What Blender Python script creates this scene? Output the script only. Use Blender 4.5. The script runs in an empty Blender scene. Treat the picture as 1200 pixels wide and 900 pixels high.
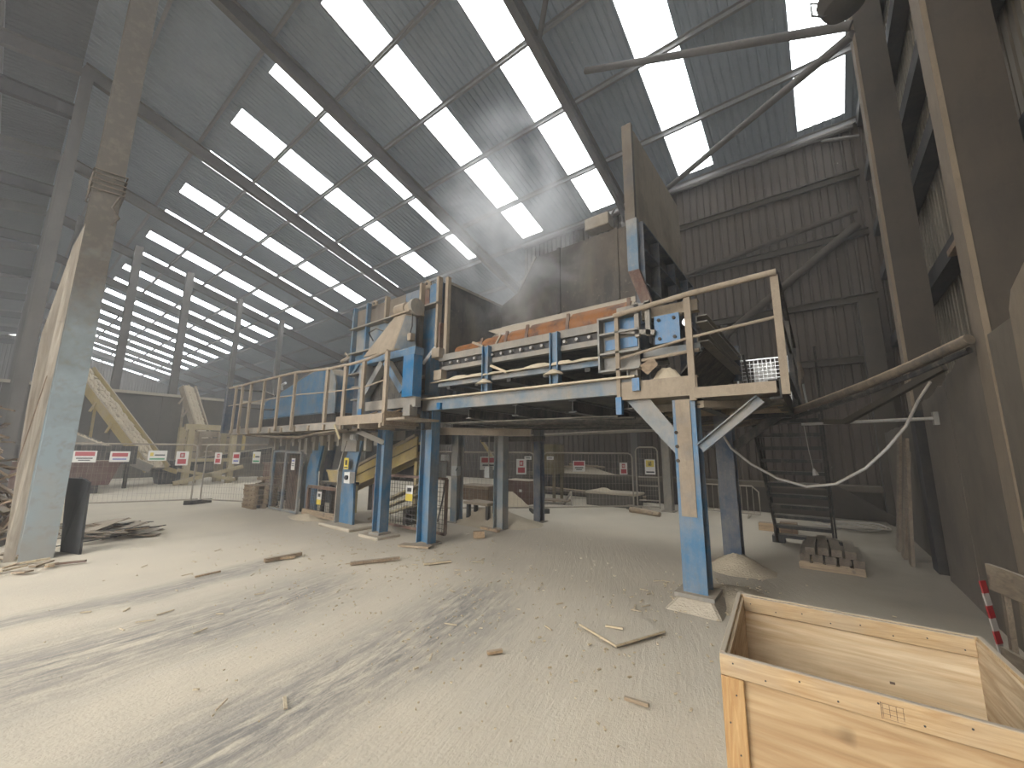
import bpy, math, random
from mathutils import Vector, Matrix, Quaternion
random.seed(7)
scene = bpy.context.scene
COL = scene.collection

# ------------------------------------------------------------------ camera, world, exposure
cam_d = bpy.data.cameras.new('camera'); cam = bpy.data.objects.new('camera', cam_d); COL.objects.link(cam)
cam_d.sensor_width = 36.0; cam_d.lens = 466.0 / 1200.0 * 36.0; cam_d.clip_start = 0.05; cam_d.clip_end = 400
R_ = ((0.793173, 0.095573, 0.601450), (0.608945, -0.137257, -0.781246), (0.007887, 0.985914, -0.167068))
cam.matrix_world = Matrix(((R_[0][0], R_[0][1], R_[0][2], 0), (R_[1][0], R_[1][1], R_[1][2], 0), (R_[2][0], R_[2][1], R_[2][2], 1.65), (0, 0, 0, 1)))
scene.camera = cam
w = bpy.data.worlds.new('overcast'); scene.world = w; w.use_nodes = True
bg = w.node_tree.nodes['Background']; bg.inputs[0].default_value = (1.0, 0.995, 0.985, 1); bg.inputs[1].default_value = 4.5
vs = scene.view_settings
vs.view_transform = 'Standard'; vs.look = 'None'; vs.gamma = 1.0; vs.exposure = 0.8; vs.use_curve_mapping = False
ROOFLIGHT = 4.6
HAZE = 0.005
scene.cycles.use_denoising = True; scene.cycles.use_adaptive_sampling = True; scene.cycles.adaptive_threshold = 0.025
scene.cycles.max_bounces = 6; scene.cycles.diffuse_bounces = 4; scene.cycles.volume_bounces = 1
scene.cycles.sample_clamp_indirect = 6.0

# ------------------------------------------------------------------ materials
MATS = {}
def srgb(r, g, b):
    f = lambda c: (c / 12.92 if c <= 0.04045 else ((c + 0.055) / 1.055) ** 2.4)
    return (f(r / 255), f(g / 255), f(b / 255), 1)
DUST = srgb(152, 140, 122)
class NT:
    def __init__(s, name):
        s.m = bpy.data.materials.new(name); s.m.use_nodes = True; s.t = s.m.node_tree; s.n = s.t.nodes; s.l = s.t.links
        s.b = s.n['Principled BSDF']; s.out = s.n['Material Output']
    def add(s, typ, **k):
        x = s.n.new(typ)
        for a, v in k.items(): setattr(x, a, v)
        return x
    def coord(s, kind='Object'): return s.add('ShaderNodeTexCoord').outputs[kind]
    def pos(s): return s.add('ShaderNodeNewGeometry').outputs['Position']
    def mapping(s, src, scale=(1, 1, 1), rot=(0, 0, 0), loc=(0, 0, 0)):
        x = s.add('ShaderNodeMapping'); x.inputs['Scale'].default_value = scale; x.inputs['Rotation'].default_value = rot; x.inputs['Location'].default_value = loc
        s.l.new(src, x.inputs[0]); return x.outputs[0]
    def noise(s, src, scale, detail=4, rough=0.55, dist=0.0):
        x = s.add('ShaderNodeTexNoise'); x.inputs['Scale'].default_value = scale; x.inputs['Detail'].default_value = detail
        x.inputs['Roughness'].default_value = rough; x.inputs['Distortion'].default_value = dist
        s.l.new(src, x.inputs['Vector']); return x.outputs['Fac']
    def ramp(s, src, a, b, lo=0.0, hi=1.0):
        x = s.add('ShaderNodeMapRange'); x.inputs[1].default_value = a; x.inputs[2].default_value = b; x.inputs[3].default_value = lo; x.inputs[4].default_value = hi
        s.l.new(src, x.inputs[0]); return x.outputs[0]
    def math(s, op, a, b=None, clamp=False):
        x = s.add('ShaderNodeMath', operation=op); x.use_clamp = clamp
        for i, v in enumerate((a, b)):
            if v is None: continue
            if isinstance(v, (int, float)): x.inputs[i].default_value = v
            else: s.l.new(v, x.inputs[i])
        return x.outputs[0]
    def mix(s, fac, a, b):
        x = s.add('ShaderNodeMix', data_type='RGBA')
        if isinstance(fac, (int, float)): x.inputs[0].default_value = fac
        else: s.l.new(fac, x.inputs[0])
        for i, v in ((6, a), (7, b)):
            if isinstance(v, tuple): x.inputs[i].default_value = v
            else: s.l.new(v, x.inputs[i])
        return x.outputs[2]
    def bump(s, h, strength=0.3, dist=0.02):
        x = s.add('ShaderNodeBump'); x.inputs['Strength'].default_value = strength; x.inputs['Distance'].default_value = dist
        s.l.new(h, x.inputs['Height']); s.l.new(x.outputs[0], s.b.inputs['Normal'])
    def sepz(s):
        g = s.add('ShaderNodeNewGeometry'); x = s.add('ShaderNodeSeparateXYZ'); s.l.new(g.outputs['Normal'], x.inputs[0]); return x.outputs[2]
def dusty(name, base, side=0.25, top=1.0, rough=0.7, metal=0.0, scale=3.0, second=None, patch=0.5, dust=DUST, bump=0.15, speck=0.3):
    """paint or metal whose upward faces carry settled dust and whose sides are streaked with it"""
    t = NT(name); p = t.pos()
    c = base
    if second:
        n2 = t.noise(p, scale * 0.7, 5, 0.6); c = t.mix(t.ramp(n2, patch - 0.06, patch + 0.06), base, second)
    n = t.noise(p, scale, 5, 0.65)
    n3 = t.noise(t.mapping(p, (1, 1, 0.15)), scale * 4, 3, 0.6)
    f = t.math('ADD', t.ramp(n, 0.3, 0.7, side * 0.45 - 0.25 * (1 - side), side * 1.2), t.ramp(n3, 0.3, 0.7, -0.08, 0.12))
    up = t.ramp(t.sepz(), 0.35, 0.8, 0.0, top)
    f = t.math('ADD', f, up, clamp=True)
    fine = t.noise(p, 60, 2)
    dcol = t.mix(fine, tuple(x * 0.86 for x in dust[:3]) + (1,), tuple(min(1, x * 1.12) for x in dust[:3]) + (1,))
    col = t.mix(f, c, dcol)
    gr = t.noise(t.mapping(p, (1, 1, 0.35)), scale * 7, 6, 0.75); col = t.mix(t.ramp(gr, 0.5, 0.78, 0, 0.55), col, tuple(x * 0.42 for x in dust[:3]) + (1,))
    sc = t.noise(p, scale * 16, 3, 0.7); col = t.mix(t.ramp(sc, 0.64, 0.75, 0, speck), col, tuple(min(1, x * 1.2) for x in dust[:3]) + (1,))
    t.l.new(col, t.b.inputs['Base Color'])
    t.l.new(t.ramp(f, 0, 1, rough, 0.95), t.b.inputs['Roughness'])
    if metal: t.l.new(t.ramp(f, 0, 0.7, metal, 0), t.b.inputs['Metallic'])
    if bump: t.bump(n, bump, 0.01)
    MATS[name] = t.m; return t.m
def plain(name, base, rough=0.6, metal=0.0, var=0.12, scale=8.0):
    t = NT(name); p = t.pos(); n = t.noise(p, scale, 4, 0.6)
    col = t.mix(n, tuple(x * (1 - var) for x in base[:3]) + (1,), tuple(min(1, x * (1 + var)) for x in base[:3]) + (1,))
    t.l.new(col, t.b.inputs['Base Color']); t.b.inputs['Roughness'].default_value = rough; t.b.inputs['Metallic'].default_value = metal
    MATS[name] = t.m; return t.m
def wood(name, light, dark, axis='X', scale=1.0, rough=0.75, knots=True, dust=0.0):
    t = NT(name); p = t.coord('Object')
    st = {'X': (0.6, 9, 9), 'Y': (9, 0.6, 9), 'Z': (9, 9, 0.6)}[axis]
    n = t.noise(t.mapping(p, tuple(x * scale for x in st)), 1.6, 6, 0.6, 2.6)
    wv = t.noise(t.mapping(p, tuple(x * scale for x in st)), 7, 3, 0.5, 0.3)
    col = t.mix(t.ramp(n, 0.35, 0.68), light, dark)
    col = t.mix(t.ramp(wv, 0.35, 0.75, 0, 0.35), col, tuple(x * 0.62 for x in dark[:3]) + (1,))
    if knots:
        k = t.noise(t.mapping(p, (2.2 * scale,) * 3), 2.1, 2)
        col = t.mix(t.ramp(k, 0.67, 0.73, 0, 0.75), col, tuple(x * 0.35 for x in dark[:3]) + (1,))
    if dust:
        f = t.math('ADD', t.ramp(t.sepz(), 0.4, 0.9, 0, dust), t.ramp(t.noise(p, 4), 0.4, 0.7, 0, dust * 0.4), clamp=True)
        col = t.mix(f, col, DUST)
    t.l.new(col, t.b.inputs['Base Color']); t.b.inputs['Roughness'].default_value = rough
    t.bump(wv, 0.12, 0.005)
    MATS[name] = t.m; return t.m

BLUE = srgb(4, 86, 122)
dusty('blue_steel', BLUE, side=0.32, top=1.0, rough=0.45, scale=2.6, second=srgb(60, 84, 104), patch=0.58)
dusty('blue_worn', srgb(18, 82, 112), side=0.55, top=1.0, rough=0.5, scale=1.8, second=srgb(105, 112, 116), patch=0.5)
dusty('blue_bright', srgb(2, 88, 130), side=0.18, top=0.8, rough=0.4, scale=3)
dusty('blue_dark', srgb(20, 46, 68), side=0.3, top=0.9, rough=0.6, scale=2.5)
dusty('beige_steel', srgb(108, 94, 77), side=0.85, top=1.0, rough=0.8, scale=2.2, second=srgb(88, 94, 102), patch=0.64, dust=srgb(148, 134, 115))
dusty('grey_steel', srgb(104, 104, 102), side=0.55, top=1.0, rough=0.65, scale=2.0, metal=0.1)
dusty('purlin_steel', srgb(112, 112, 113), side=0.15, top=0.8, rough=0.6, scale=2.0)
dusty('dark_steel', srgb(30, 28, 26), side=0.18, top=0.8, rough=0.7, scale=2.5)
dusty('black_steel', srgb(26, 24, 23), side=0.08, top=0.35, rough=0.7, scale=2.5)
dusty('hopper_wall', srgb(70, 62, 53), side=0.12, top=0.9, rough=0.8, scale=0.8, second=srgb(58, 54, 50), patch=0.5, bump=0.4)
dusty('side_board', srgb(140, 126, 106), side=0.3, top=0.9, rough=0.85, scale=1.2, second=srgb(118, 106, 90), patch=0.5)
dusty('hopper_plate', srgb(84, 75, 64), side=0.25, top=0.9, rough=0.75, scale=0.9, second=srgb(84, 80, 76), patch=0.52)
dusty('hopper_dark', srgb(46, 45, 44), side=0.2, top=0.9, rough=0.7, scale=0.9)
dusty('rust_orange', srgb(118, 68, 2), side=0.0, top=0.0, rough=0.6, scale=4, second=srgb(76, 42, 14), patch=0.54, speck=0.05)
dusty('rust_brown', srgb(84, 54, 41), side=0.3, top=0.9, rough=0.8, scale=3, second=srgb(76, 52, 44))
dusty('skip_red', srgb(82, 50, 41), side=0.2, top=0.9, rough=0.8, scale=2)
dusty('yellow_paint', srgb(160, 136, 58), side=0.5, top=0.8, rough=0.6, scale=2.5, second=srgb(150, 130, 70), patch=0.6)
dusty('yellow_dim', srgb(84, 72, 34), side=0.3, top=0.8, rough=0.8, scale=2)  # darker yellow, the hopper's shade put into its colour
dusty('pale_timber', srgb(150, 136, 98), side=0.5, top=0.7, rough=0.8, scale=3)
dusty('galvanised', srgb(150, 148, 144), side=0.35, top=0.8, rough=0.5, metal=0.3, scale=5)
dusty('fence_dusty', srgb(128, 122, 114), side=0.55, top=0.9, rough=0.6, scale=5)
def make_stanchion():
    t = NT('left_column_paint'); p = t.pos(); n = t.noise(p, 1.3, 6, 0.65); f = t.noise(p, 9, 4, 0.6)
    sp = t.add('ShaderNodeSeparateXYZ'); t.l.new(p, sp.inputs[0])
    h = t.math('ADD', sp.outputs[2], t.ramp(n, 0, 1, -2.2, 2.2))
    c = t.mix(t.ramp(h, 2.2, 4.8), srgb(132, 144, 148), srgb(82, 75, 65))      # scuffed paint low down, caked dust above
    c = t.mix(t.ramp(f, 0.5, 0.72, 0, 0.5), c, srgb(112, 102, 88)); c = t.mix(t.ramp(h, 1.4, 0.2, 0, 0.6), c, srgb(146, 138, 126))
    t.l.new(c, t.b.inputs['Base Color']); t.b.inputs['Roughness'].default_value = 0.75; t.bump(f, 0.2, 0.01); MATS['left_column_paint'] = t.m
make_stanchion()
dusty('frame_steel', srgb(72, 69, 66), side=0.5, top=1.0, rough=0.85, scale=1.2, dust=srgb(100, 94, 87))
dusty('gable_steel', srgb(50, 44, 36), side=0.5, top=1.0, rough=0.9, scale=1.5, dust=srgb(70, 61, 49))
dusty('gable_edge', srgb(92, 81, 66), side=0.7, top=1.0, rough=0.9, scale=1.5, dust=srgb(112, 98, 80))
wood('billet_wood', srgb(92, 80, 66), srgb(66, 56, 46), 'Y', 1.0, dust=0.3)
dusty('girt_dark', srgb(26, 24, 22), side=0.2, dust=srgb(80, 70, 58), top=1.0, rough=0.9, scale=2)
dusty('concrete', srgb(80, 72, 61), side=0.6, top=1.0, rough=0.95, scale=0.8, second=srgb(56, 50, 42), patch=0.5, dust=srgb(92, 81, 67), bump=0.4)
dusty('bund_concrete', srgb(78, 72, 64), side=0.35, top=1.0, rough=0.95, scale=0.35, second=srgb(64, 60, 54), dust=srgb(100, 92, 80), patch=0.5, bump=0.3)
dusty('rubber', srgb(30, 29, 28), side=0.2, top=0.6, rough=0.8, scale=4)
dusty('hose_dusty', srgb(56, 50, 44), side=0.3, top=1.0, rough=0.8, scale=4, dust=srgb(140, 122, 98))
dusty('grey_box', srgb(150, 152, 150), side=0.3, top=0.9, rough=0.6, scale=5)
plain('steel_shiny', srgb(190, 190, 188), 0.3, 0.8)
plain('white_plastic', srgb(190, 187, 180), 0.5)
plain('sign_red', srgb(150, 52, 58), 0.5)
plain('sign_yellow', srgb(186, 164, 62), 0.5)
plain('sign_blue', srgb(70, 80, 150), 0.5)
plain('sign_green', srgb(60, 130, 90), 0.5)
plain('sign_black', srgb(40, 40, 42), 0.6)
plain('black_board', srgb(46, 46, 47), 0.6, 0, 0.4, 5)
plain('tape_red', srgb(132, 30, 32), 0.5)
plain('tape_white', srgb(142, 136, 128), 0.5)
wood('plywood', srgb(218, 198, 164), srgb(190, 160, 120), 'X', 0.8)
wood('plywood_front_shaded', srgb(176, 150, 112), srgb(150, 118, 80), 'X', 0.7)  # darker ply: shade on the crate's front put into its colour
wood('plywood_side', srgb(200, 180, 148), srgb(164, 138, 104), 'Y', 0.8)
wood('pine', srgb(186, 160, 120), srgb(160, 128, 88), 'X', 1.6, dust=1.0)
wood('pine_upright', srgb(182, 148, 100), srgb(152, 112, 66), 'Z', 1.6)
wood('old_timber', srgb(150, 130, 104), srgb(108, 90, 70), 'X', 1.0, dust=0.5)
wood('grey_board', srgb(176, 166, 150), srgb(128, 116, 102), 'Z', 0.5, dust=0.3)
wood('broken_wood', srgb(176, 150, 116), srgb(118, 94, 68), 'X', 1.0, dust=0.4)
wood('dark_wood', srgb(120, 94, 68), srgb(78, 60, 44), 'X', 1.0, dust=0.3)
wood('splinter_wood', srgb(196, 180, 150), srgb(160, 140, 110), 'X', 2.0, dust=0.25)
wood('dusty_plank', srgb(110, 96, 78), srgb(80, 68, 54), 'Y', 1.0, dust=0.5)
def make_dust(name, c1, c2):
    t = NT(name); p = t.pos(); n = t.noise(p, 3, 6, 0.65); f = t.noise(p, 40, 3)
    t.l.new(t.mix(t.math('ADD', t.math('MULTIPLY', n, 0.7), t.math('MULTIPLY', f, 0.3)), c1, c2), t.b.inputs['Base Color'])
    t.b.inputs['Roughness'].default_value = 1.0; t.bump(f, 0.6, 0.02); MATS[name] = t.m
make_dust('sawdust', srgb(150, 136, 116), srgb(196, 182, 156))
make_dust('dust_plinth', srgb(140, 130, 114), srgb(180, 168, 148))
def make_floor():
    t = NT('floor_dust'); p = t.pos()
    px_ = t.add('ShaderNodeSeparateXYZ'); t.l.new(p, px_.inputs[0])
    u = px_.outputs[1]; v = t.math('ADD', px_.outputs[0], t.math('MULTIPLY', t.math('MULTIPLY', u, u), 0.042))   # wheel tracks curve away from the camera
    cb = t.add('ShaderNodeCombineXYZ'); t.l.new(u, cb.inputs[0]); t.l.new(v, cb.inputs[1]); q = cb.outputs[0]
    n = t.noise(p, 0.45, 5, 0.6); streak = t.noise(t.mapping(q, (0.28, 2.6, 1)), 1.3, 6, 0.65, 0.4)
    fine = t.noise(t.mapping(q, (1.0, 5.0, 1)), 3.5, 6, 0.75, 0.5); grain = t.noise(p, 45, 4, 0.7)
    base = t.mix(t.ramp(n, 0.3, 0.7), srgb(174, 164, 147), srgb(190, 178, 157))
    def band(c, wd, u0, u1):
        # worn wheel track: strong near across-position c, between along-positions u0 and u1
        d = t.math('ABSOLUTE', t.math('SUBTRACT', t.math('ADD', v, t.ramp(n, 0, 1, -0.5, 0.5)), c))
        f = t.ramp(d, wd, 0.1, 0.0, 1.0)
        g = t.math('MULTIPLY', t.ramp(u, u0 - 0.9, u0 + 0.6), t.ramp(u, u1 - 0.5, u1 + 0.5, 1, 0))
        return t.math('MULTIPLY', f, g)
    m = t.math('MAXIMUM', band(-2.75, 0.75, 0.4, 4.0), band(-4.75, 0.95, -1.5, 3.0))
    m = t.math('MAXIMUM', m, t.math('MULTIPLY', band(-6.3, 0.35, -1, 3.2), 0.8))
    m = t.math('MAXIMUM', m, t.math('MULTIPLY', band(-2.0, 1.0, -2.0, 1.3), 0.7))
    patchy = t.math('MULTIPLY', m, t.ramp(t.math('ADD', t.math('MULTIPLY', fine, 0.6), t.math('MULTIPLY', streak, 0.5)), 0.44, 0.60))
    patchy = t.math('MULTIPLY', patchy, 0.85, clamp=True)
    col = t.mix(patchy, base, srgb(112, 109, 105))
    col = t.mix(t.ramp(streak, 0.52, 0.72, 0, 0.35), col, srgb(188, 179, 162))
    col = t.mix(t.ramp(grain, 0.55, 0.8, 0, 0.22), col, srgb(112, 106, 98))
    # weak light by the gable wall and under the plant, painted as darker floor
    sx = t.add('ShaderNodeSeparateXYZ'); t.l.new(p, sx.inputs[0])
    rear_shade = t.math('MULTIPLY', t.ramp(t.math('ADD', sx.outputs[0], t.ramp(n, 0, 1, -1.2, 1.2)), -1.4, 0.9), t.ramp(sx.outputs[1], 3.8, 6.5))
    col = t.mix(t.math('MULTIPLY', rear_shade, 0.8), col, srgb(86, 76, 63))
    t.l.new(col, t.b.inputs['Base Color']); t.b.inputs['Roughness'].default_value = 0.97
    hgt = t.math('ADD', t.math('MULTIPLY', fine, 0.7), t.math('MULTIPLY', grain, 0.35))
    t.bump(hgt, 0.55, 0.03); MATS['floor_dust'] = t.m
make_floor()
def make_sheet(name, a, b, rough=0.8):
    t = NT(name); p = t.pos(); n = t.noise(p, 0.5, 5, 0.6); s = t.noise(t.mapping(p, (3, 1, 0.2)), 3, 4, 0.6)
    c = t.mix(t.ramp(n, 0.35, 0.65), a, b); c = t.mix(t.ramp(s, 0.5, 0.8, 0, 0.4), c, tuple(x * 0.6 for x in a[:3]) + (1,))
    sp = t.noise(p, 9, 2); c = t.mix(t.ramp(sp, 0.74, 0.78, 0, 0.35), c, srgb(190, 182, 170))
    t.l.new(c, t.b.inputs['Base Color']); t.b.inputs['Roughness'].default_value = rough; MATS[name] = t.m
make_sheet('roof_sheet', srgb(116, 127, 137), srgb(128, 137, 146))
make_sheet('dim_roof_sheet', srgb(66, 67, 70), srgb(76, 77, 78))  # darker copy of roof_sheet, front slope's lower light put into the colour
make_sheet('wall_cladding', srgb(54, 45, 35), srgb(68, 57, 45))
make_sheet('gable_cladding', srgb(112, 102, 87), srgb(96, 87, 73))
def make_rooflight():
    t = NT('rooflight'); p = t.pos(); s = t.noise(t.mapping(p, (7, 0.5, 0.5)), 1.5, 4, 0.6); n = t.noise(p, 0.35, 3)
    st = t.math('MULTIPLY', t.ramp(s, 0.45, 0.8, 1, 0.75), t.ramp(n, 0.35, 0.68, 1.05, 0.8))
    t.b.inputs['Base Color'].default_value = (0.6, 0.66, 0.7, 1)
    t.b.inputs['Emission Color'].default_value = (0.93, 0.975, 1.0, 1)
    t.l.new(t.math('MULTIPLY', st, ROOFLIGHT), t.b.inputs['Emission Strength']); MATS['rooflight'] = t.m
make_rooflight()

# ------------------------------------------------------------------ mesh helpers
def V(*a): return Vector(a)
class MB:
    def __init__(s): s.v = []; s.f = []; s.sm = False
    def add(s, vs, fs):
        o = len(s.v); s.v += [Vector(x) for x in vs]; s.f += [tuple(i + o for i in f) for f in fs]; return s
    def box(s, x0, x1, y0, y1, z0, z1):
        return s.add([(x0, y0, z0), (x1, y0, z0), (x1, y1, z0), (x0, y1, z0), (x0, y0, z1), (x1, y0, z1), (x1, y1, z1), (x0, y1, z1)],
                     [(0, 3, 2, 1), (4, 5, 6, 7), (0, 1, 5, 4), (1, 2, 6, 5), (2, 3, 7, 6), (3, 0, 4, 7)])
    def frame(s, p0, p1, up):
        a = (Vector(p1) - Vector(p0)).normalized(); up = Vector(up)
        if abs(a.dot(up.normalized())) > 0.98: up = Vector((1, 0, 0)) if abs(a.x) < 0.9 else Vector((0, 1, 0))
        sd = a.cross(up).normalized(); u = sd.cross(a).normalized(); return a, sd, u
    def bar(s, p0, p1, wd, ht, up=(0, 0, 1), off=(0, 0)):
        p0 = Vector(p0); p1 = Vector(p1); a, sd, u = s.frame(p0, p1, up)
        p0 = p0 + sd * off[0] + u * off[1]; p1 = p1 + sd * off[0] + u * off[1]
        q = []
        for p in (p0, p1):
            for i, j in ((-1, -1), (1, -1), (1, 1), (-1, 1)): q.append(p + sd * (i * wd / 2) + u * (j * ht / 2))
        return s.add(q, [(0, 1, 2, 3), (7, 6, 5, 4), (0, 4, 5, 1), (1, 5, 6, 2), (2, 6, 7, 3), (3, 7, 4, 0)])
    def ibeam(s, p0, p1, d, b, up=(0, 0, 1), tw=0.012, tf=0.018):
        s.bar(p0, p1, tw, d - 2 * tf, up); s.bar(p0, p1, b, tf, up, (0, d / 2 - tf / 2)); return s.bar(p0, p1, b, tf, up, (0, -d / 2 + tf / 2))
    def channel(s, p0, p1, d, b, side=1, up=(0, 0, 1), t=0.014):
        s.bar(p0, p1, t, d, up); s.bar(p0, p1, b, t, up, (side * b / 2, d / 2 - t / 2)); return s.bar(p0, p1, b, t, up, (side * b / 2, -d / 2 + t / 2))
    def tube(s, pts, r, seg=8, caps=True):
        pts = [Vector(p) for p in pts]; n = len(pts); rings = []; prev = None
        rr = r if isinstance(r, (list, tuple)) else [r] * n
        for i, p in enumerate(pts):
            a = (pts[min(i + 1, n - 1)] - pts[max(i - 1, 0)]).normalized()
            if prev is None:
                up = Vector((0, 0, 1)) if abs(a.z) < 0.9 else Vector((1, 0, 0)); sd = a.cross(up).normalized()
            else: sd = (prev - a * prev.dot(a)).normalized()
            prev = sd; u = sd.cross(a)
            rings.append([p + (sd * math.cos(2 * math.pi * k / seg) + u * math.sin(2 * math.pi * k / seg)) * rr[i] for k in range(seg)])
        vs = [x for rg in rings for x in rg]; fs = []
        for i in range(n - 1):
            for k in range(seg): fs.append((i * seg + k, i * seg + (k + 1) % seg, (i + 1) * seg + (k + 1) % seg, (i + 1) * seg + k))
        if caps: fs += [tuple(reversed(range(seg))), tuple(range((n - 1) * seg, n * seg))]
        s.sm = True
        return s.add(vs, fs)
    def prism(s, poly, ext):
        n = len(poly); e = Vector(ext); vs = [Vector(p) for p in poly] + [Vector(p) + e for p in poly]
        return s.add(vs, [tuple(range(n)), tuple(reversed(range(n, 2 * n)))] + [(i, i + n, (i + 1) % n + n, (i + 1) % n) for i in range(n)])
    def sheet(s, pts, t):     # quad plate with thickness along its normal
        p = [Vector(x) for x in pts]; nn = (p[1] - p[0]).cross(p[2] - p[0]).normalized() * t
        return s.prism(p, nn)
    def heap(s, c, rx, ry, h, seg=20, rings=6, seed=0, rough=0.15):
        rnd = random.Random(seed); vs = [(c[0], c[1], c[2] + h)]; fs = []
        for i in range(1, rings + 1):
            f = i / rings
            for k in range(seg):
                a = 2 * math.pi * k / seg; j = 1 + rnd.uniform(-rough, rough)
                z = h * (0.5 + 0.5 * math.cos(math.pi * f)) * (1 + (rnd.uniform(-rough, rough) if i < rings else 0))
                vs.append((c[0] + math.cos(a) * rx * f * j, c[1] + math.sin(a) * ry * f * j, c[2] + (z if i < rings else -0.02)))
        for k in range(seg): fs.append((0, 1 + k, 1 + (k + 1) % seg))
        for i in range(rings - 1):
            for k in range(seg):
                a = 1 + i * seg + k; b = 1 + i * seg + (k + 1) % seg; fs.append((a, a + seg, b + seg, b))
        fs.append(tuple(reversed([1 + (rings - 1) * seg + k for k in range(seg)])))
        s.sm = True; return s.add(vs, fs)
    def grid(s, o, u, v, nu, nv, r):     # wire mesh: nu+1 and nv+1 square wires
        o = Vector(o); u = Vector(u); v = Vector(v)
        for i in range(nu + 1): p = o + u * (i / nu); s.bar(p, p + v, r, r)
        for i in range(nv + 1): p = o + v * (i / nv); s.bar(p, p + u, r, r)
        return s
    def mesh(s, name, org=(0, 0, 0), bevel=0):
        me = bpy.data.meshes.new(name); o = Vector(org)
        me.from_pydata([x - o for x in s.v], [], s.f); me.update()
        import bmesh
        bm = bmesh.new(); bm.from_mesh(me); bmesh.ops.recalc_face_normals(bm, faces=bm.faces)
        if bevel: bmesh.ops.bevel(bm, geom=bm.edges[:], offset=bevel, segments=1, affect='EDGES')
        bm.to_mesh(me); bm.free()
        if s.sm:
            for p in me.polygons: p.use_smooth = True
            me.set_sharp_from_angle(angle=math.radians(38))
        return me
def link(name, data, mat, parent=None):
    o = bpy.data.objects.new(name, data); COL.objects.link(o)
    if data is not None and mat: 
        data.materials.clear(); data.materials.append(MATS[mat])
    if parent is not None: o.parent = parent
    return o
def tag(o, label=None, cat=None, group=None, kind=None):
    if label: o['label'] = label
    if cat: o['category'] = cat
    if group: o['group'] = group
    if kind: o['kind'] = kind
    return o
class Thing:
    def __init__(s, name, label, cat, loc, group=None):
        s.loc = Vector(loc); s.o = bpy.data.objects.new(name, None); COL.objects.link(s.o); s.o.location = s.loc; s.o.empty_display_size = 0.2
        tag(s.o, label, cat, group)
    def part(s, name, mb, mat, parent=None, label=None, kind=None, bevel=0):
        p = link(name, mb.mesh(name, s.loc, bevel), mat, parent or s.o); tag(p, label, None, None, kind); return p
    def shared(s, name, me, at, parent=None, rot=None):
        p = link(name, me, None, parent or s.o); p.location = Vector(at) - s.loc
        if rot: p.rotation_euler = rot
        return p
def single(name, mb, mat, label, cat, org, group=None, kind=None, bevel=0):
    o = link(name, mb.mesh(name, org, bevel), mat); o.location = org; return tag(o, label, cat, group, kind)
def struct(name, mb, mat, parent=None):
    o = link(name, mb.mesh(name), mat, parent)
    if parent is None: o['kind'] = 'structure'
    return o
def struct_empty(name):
    o = bpy.data.objects.new(name, None); COL.objects.link(o); o['kind'] = 'structure'; return o

# ------------------------------------------------------------------ the hall
YW, ZE, SL = 14.0, 11.24, 0.28
RIDGE = 0.2; ZR = ZE + SL * (YW - RIDGE); SL2 = 0.2
XE = -76.0
def zroof(y): return ZE + SL * (YW - y) if y >= RIDGE else ZR - SL2 * (RIDGE - y)
YF = -8.0     # open front side
def floor():
    mb = MB(); rnd = random.Random(3)
    xs = [XE, -60, -45, -35, -28, -22, -18] + [-15 + 0.25 * i for i in range(0, 74)] + [4.0]
    ys = [-9, -5, -3, -2, -1] + [-0.5 + 0.25 * i for i in range(0, 63)] + [17.0, 19.2]
    from mathutils import noise
    a = math.radians(52.9)
    for y in ys:
        for x in xs:
            u = y; v = x + 0.042 * y * y
            z = 0.012 * noise.noise((u * 0.35, v * 1.6, 0)) + 0.006 * noise.noise((x * 2.1, y * 2.1, 5))
            mb.v.append(Vector((x, y, z)))
    nx = len(xs)
    for j in range(len(ys) - 1):
        for i in range(nx - 1): mb.f.append((j * nx + i, j * nx + i + 1, (j + 1) * nx + i + 1, (j + 1) * nx + i))
    mb.sm = True
    struct('floor', mb, 'floor_dust')
    ap = MB().box(-40, 30, -60, -9.0, -0.12, -0.02); struct('ground', ap, 'concrete')
floor()
def corrugated(mb, o, along, up, length, height, period, depth, nrm):
    """trapezoidal profile running along 'along', ribs parallel to 'up'"""
    o = Vector(o); al = Vector(along); up = Vector(up); nrm = Vector(nrm)
    prof = []; n = int(round(length / period)); pr = length / n
    for i in range(n):
        b = i * pr; prof += [(b, 0), (b + pr * 0.62, 0), (b + pr * 0.72, depth), (b + pr * 0.9, depth)]
    prof.append((length, 0)); vs = []
    for d, h in prof:
        p = o + al * d + nrm * h; vs += [p, p + up * height]
    mb.add(vs, [(2 * i, 2 * i + 2, 2 * i + 3, 2 * i + 1) for i in range(len(prof) - 1)])
    return mb
# back eave wall
def clad_wall(name, o, along, n, width, height, period, depth, nrm, mat):
    """wall made of separate profiled sheets, each lapped a few millimetres over the next"""
    root = struct_empty(name); al = Vector(along); nn = Vector(nrm)
    me = corrugated(MB(), (0, 0, 0), along, (0, 0, 1), width + 0.04, height, period, depth, nrm).mesh('cladding_sheet'); me.materials.append(MATS[mat])
    for i in range(n):
        c = bpy.data.objects.new('cladding_sheet', me); COL.objects.link(c); c.parent = root; c.location = Vector(o) + al * (width * i) + nn * (0.001 * (i % 2)); c.location.z -= 0.012 * ((i * 7) % 3)
    return root
wb = clad_wall('wall_back', (-10.1, YW, 0), (1, 0, 0), 11, 1.1, 11.3, 0.22, 0.05, (0, 1, 0), 'wall_cladding')
YD = 19.0
wd_ = clad_wall('wall_deep', (-76.1, YD, 0), (1, 0, 0), 60, 1.1, 9.9, 0.22, 0.05, (0, 1, 0), 'wall_cladding')
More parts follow.
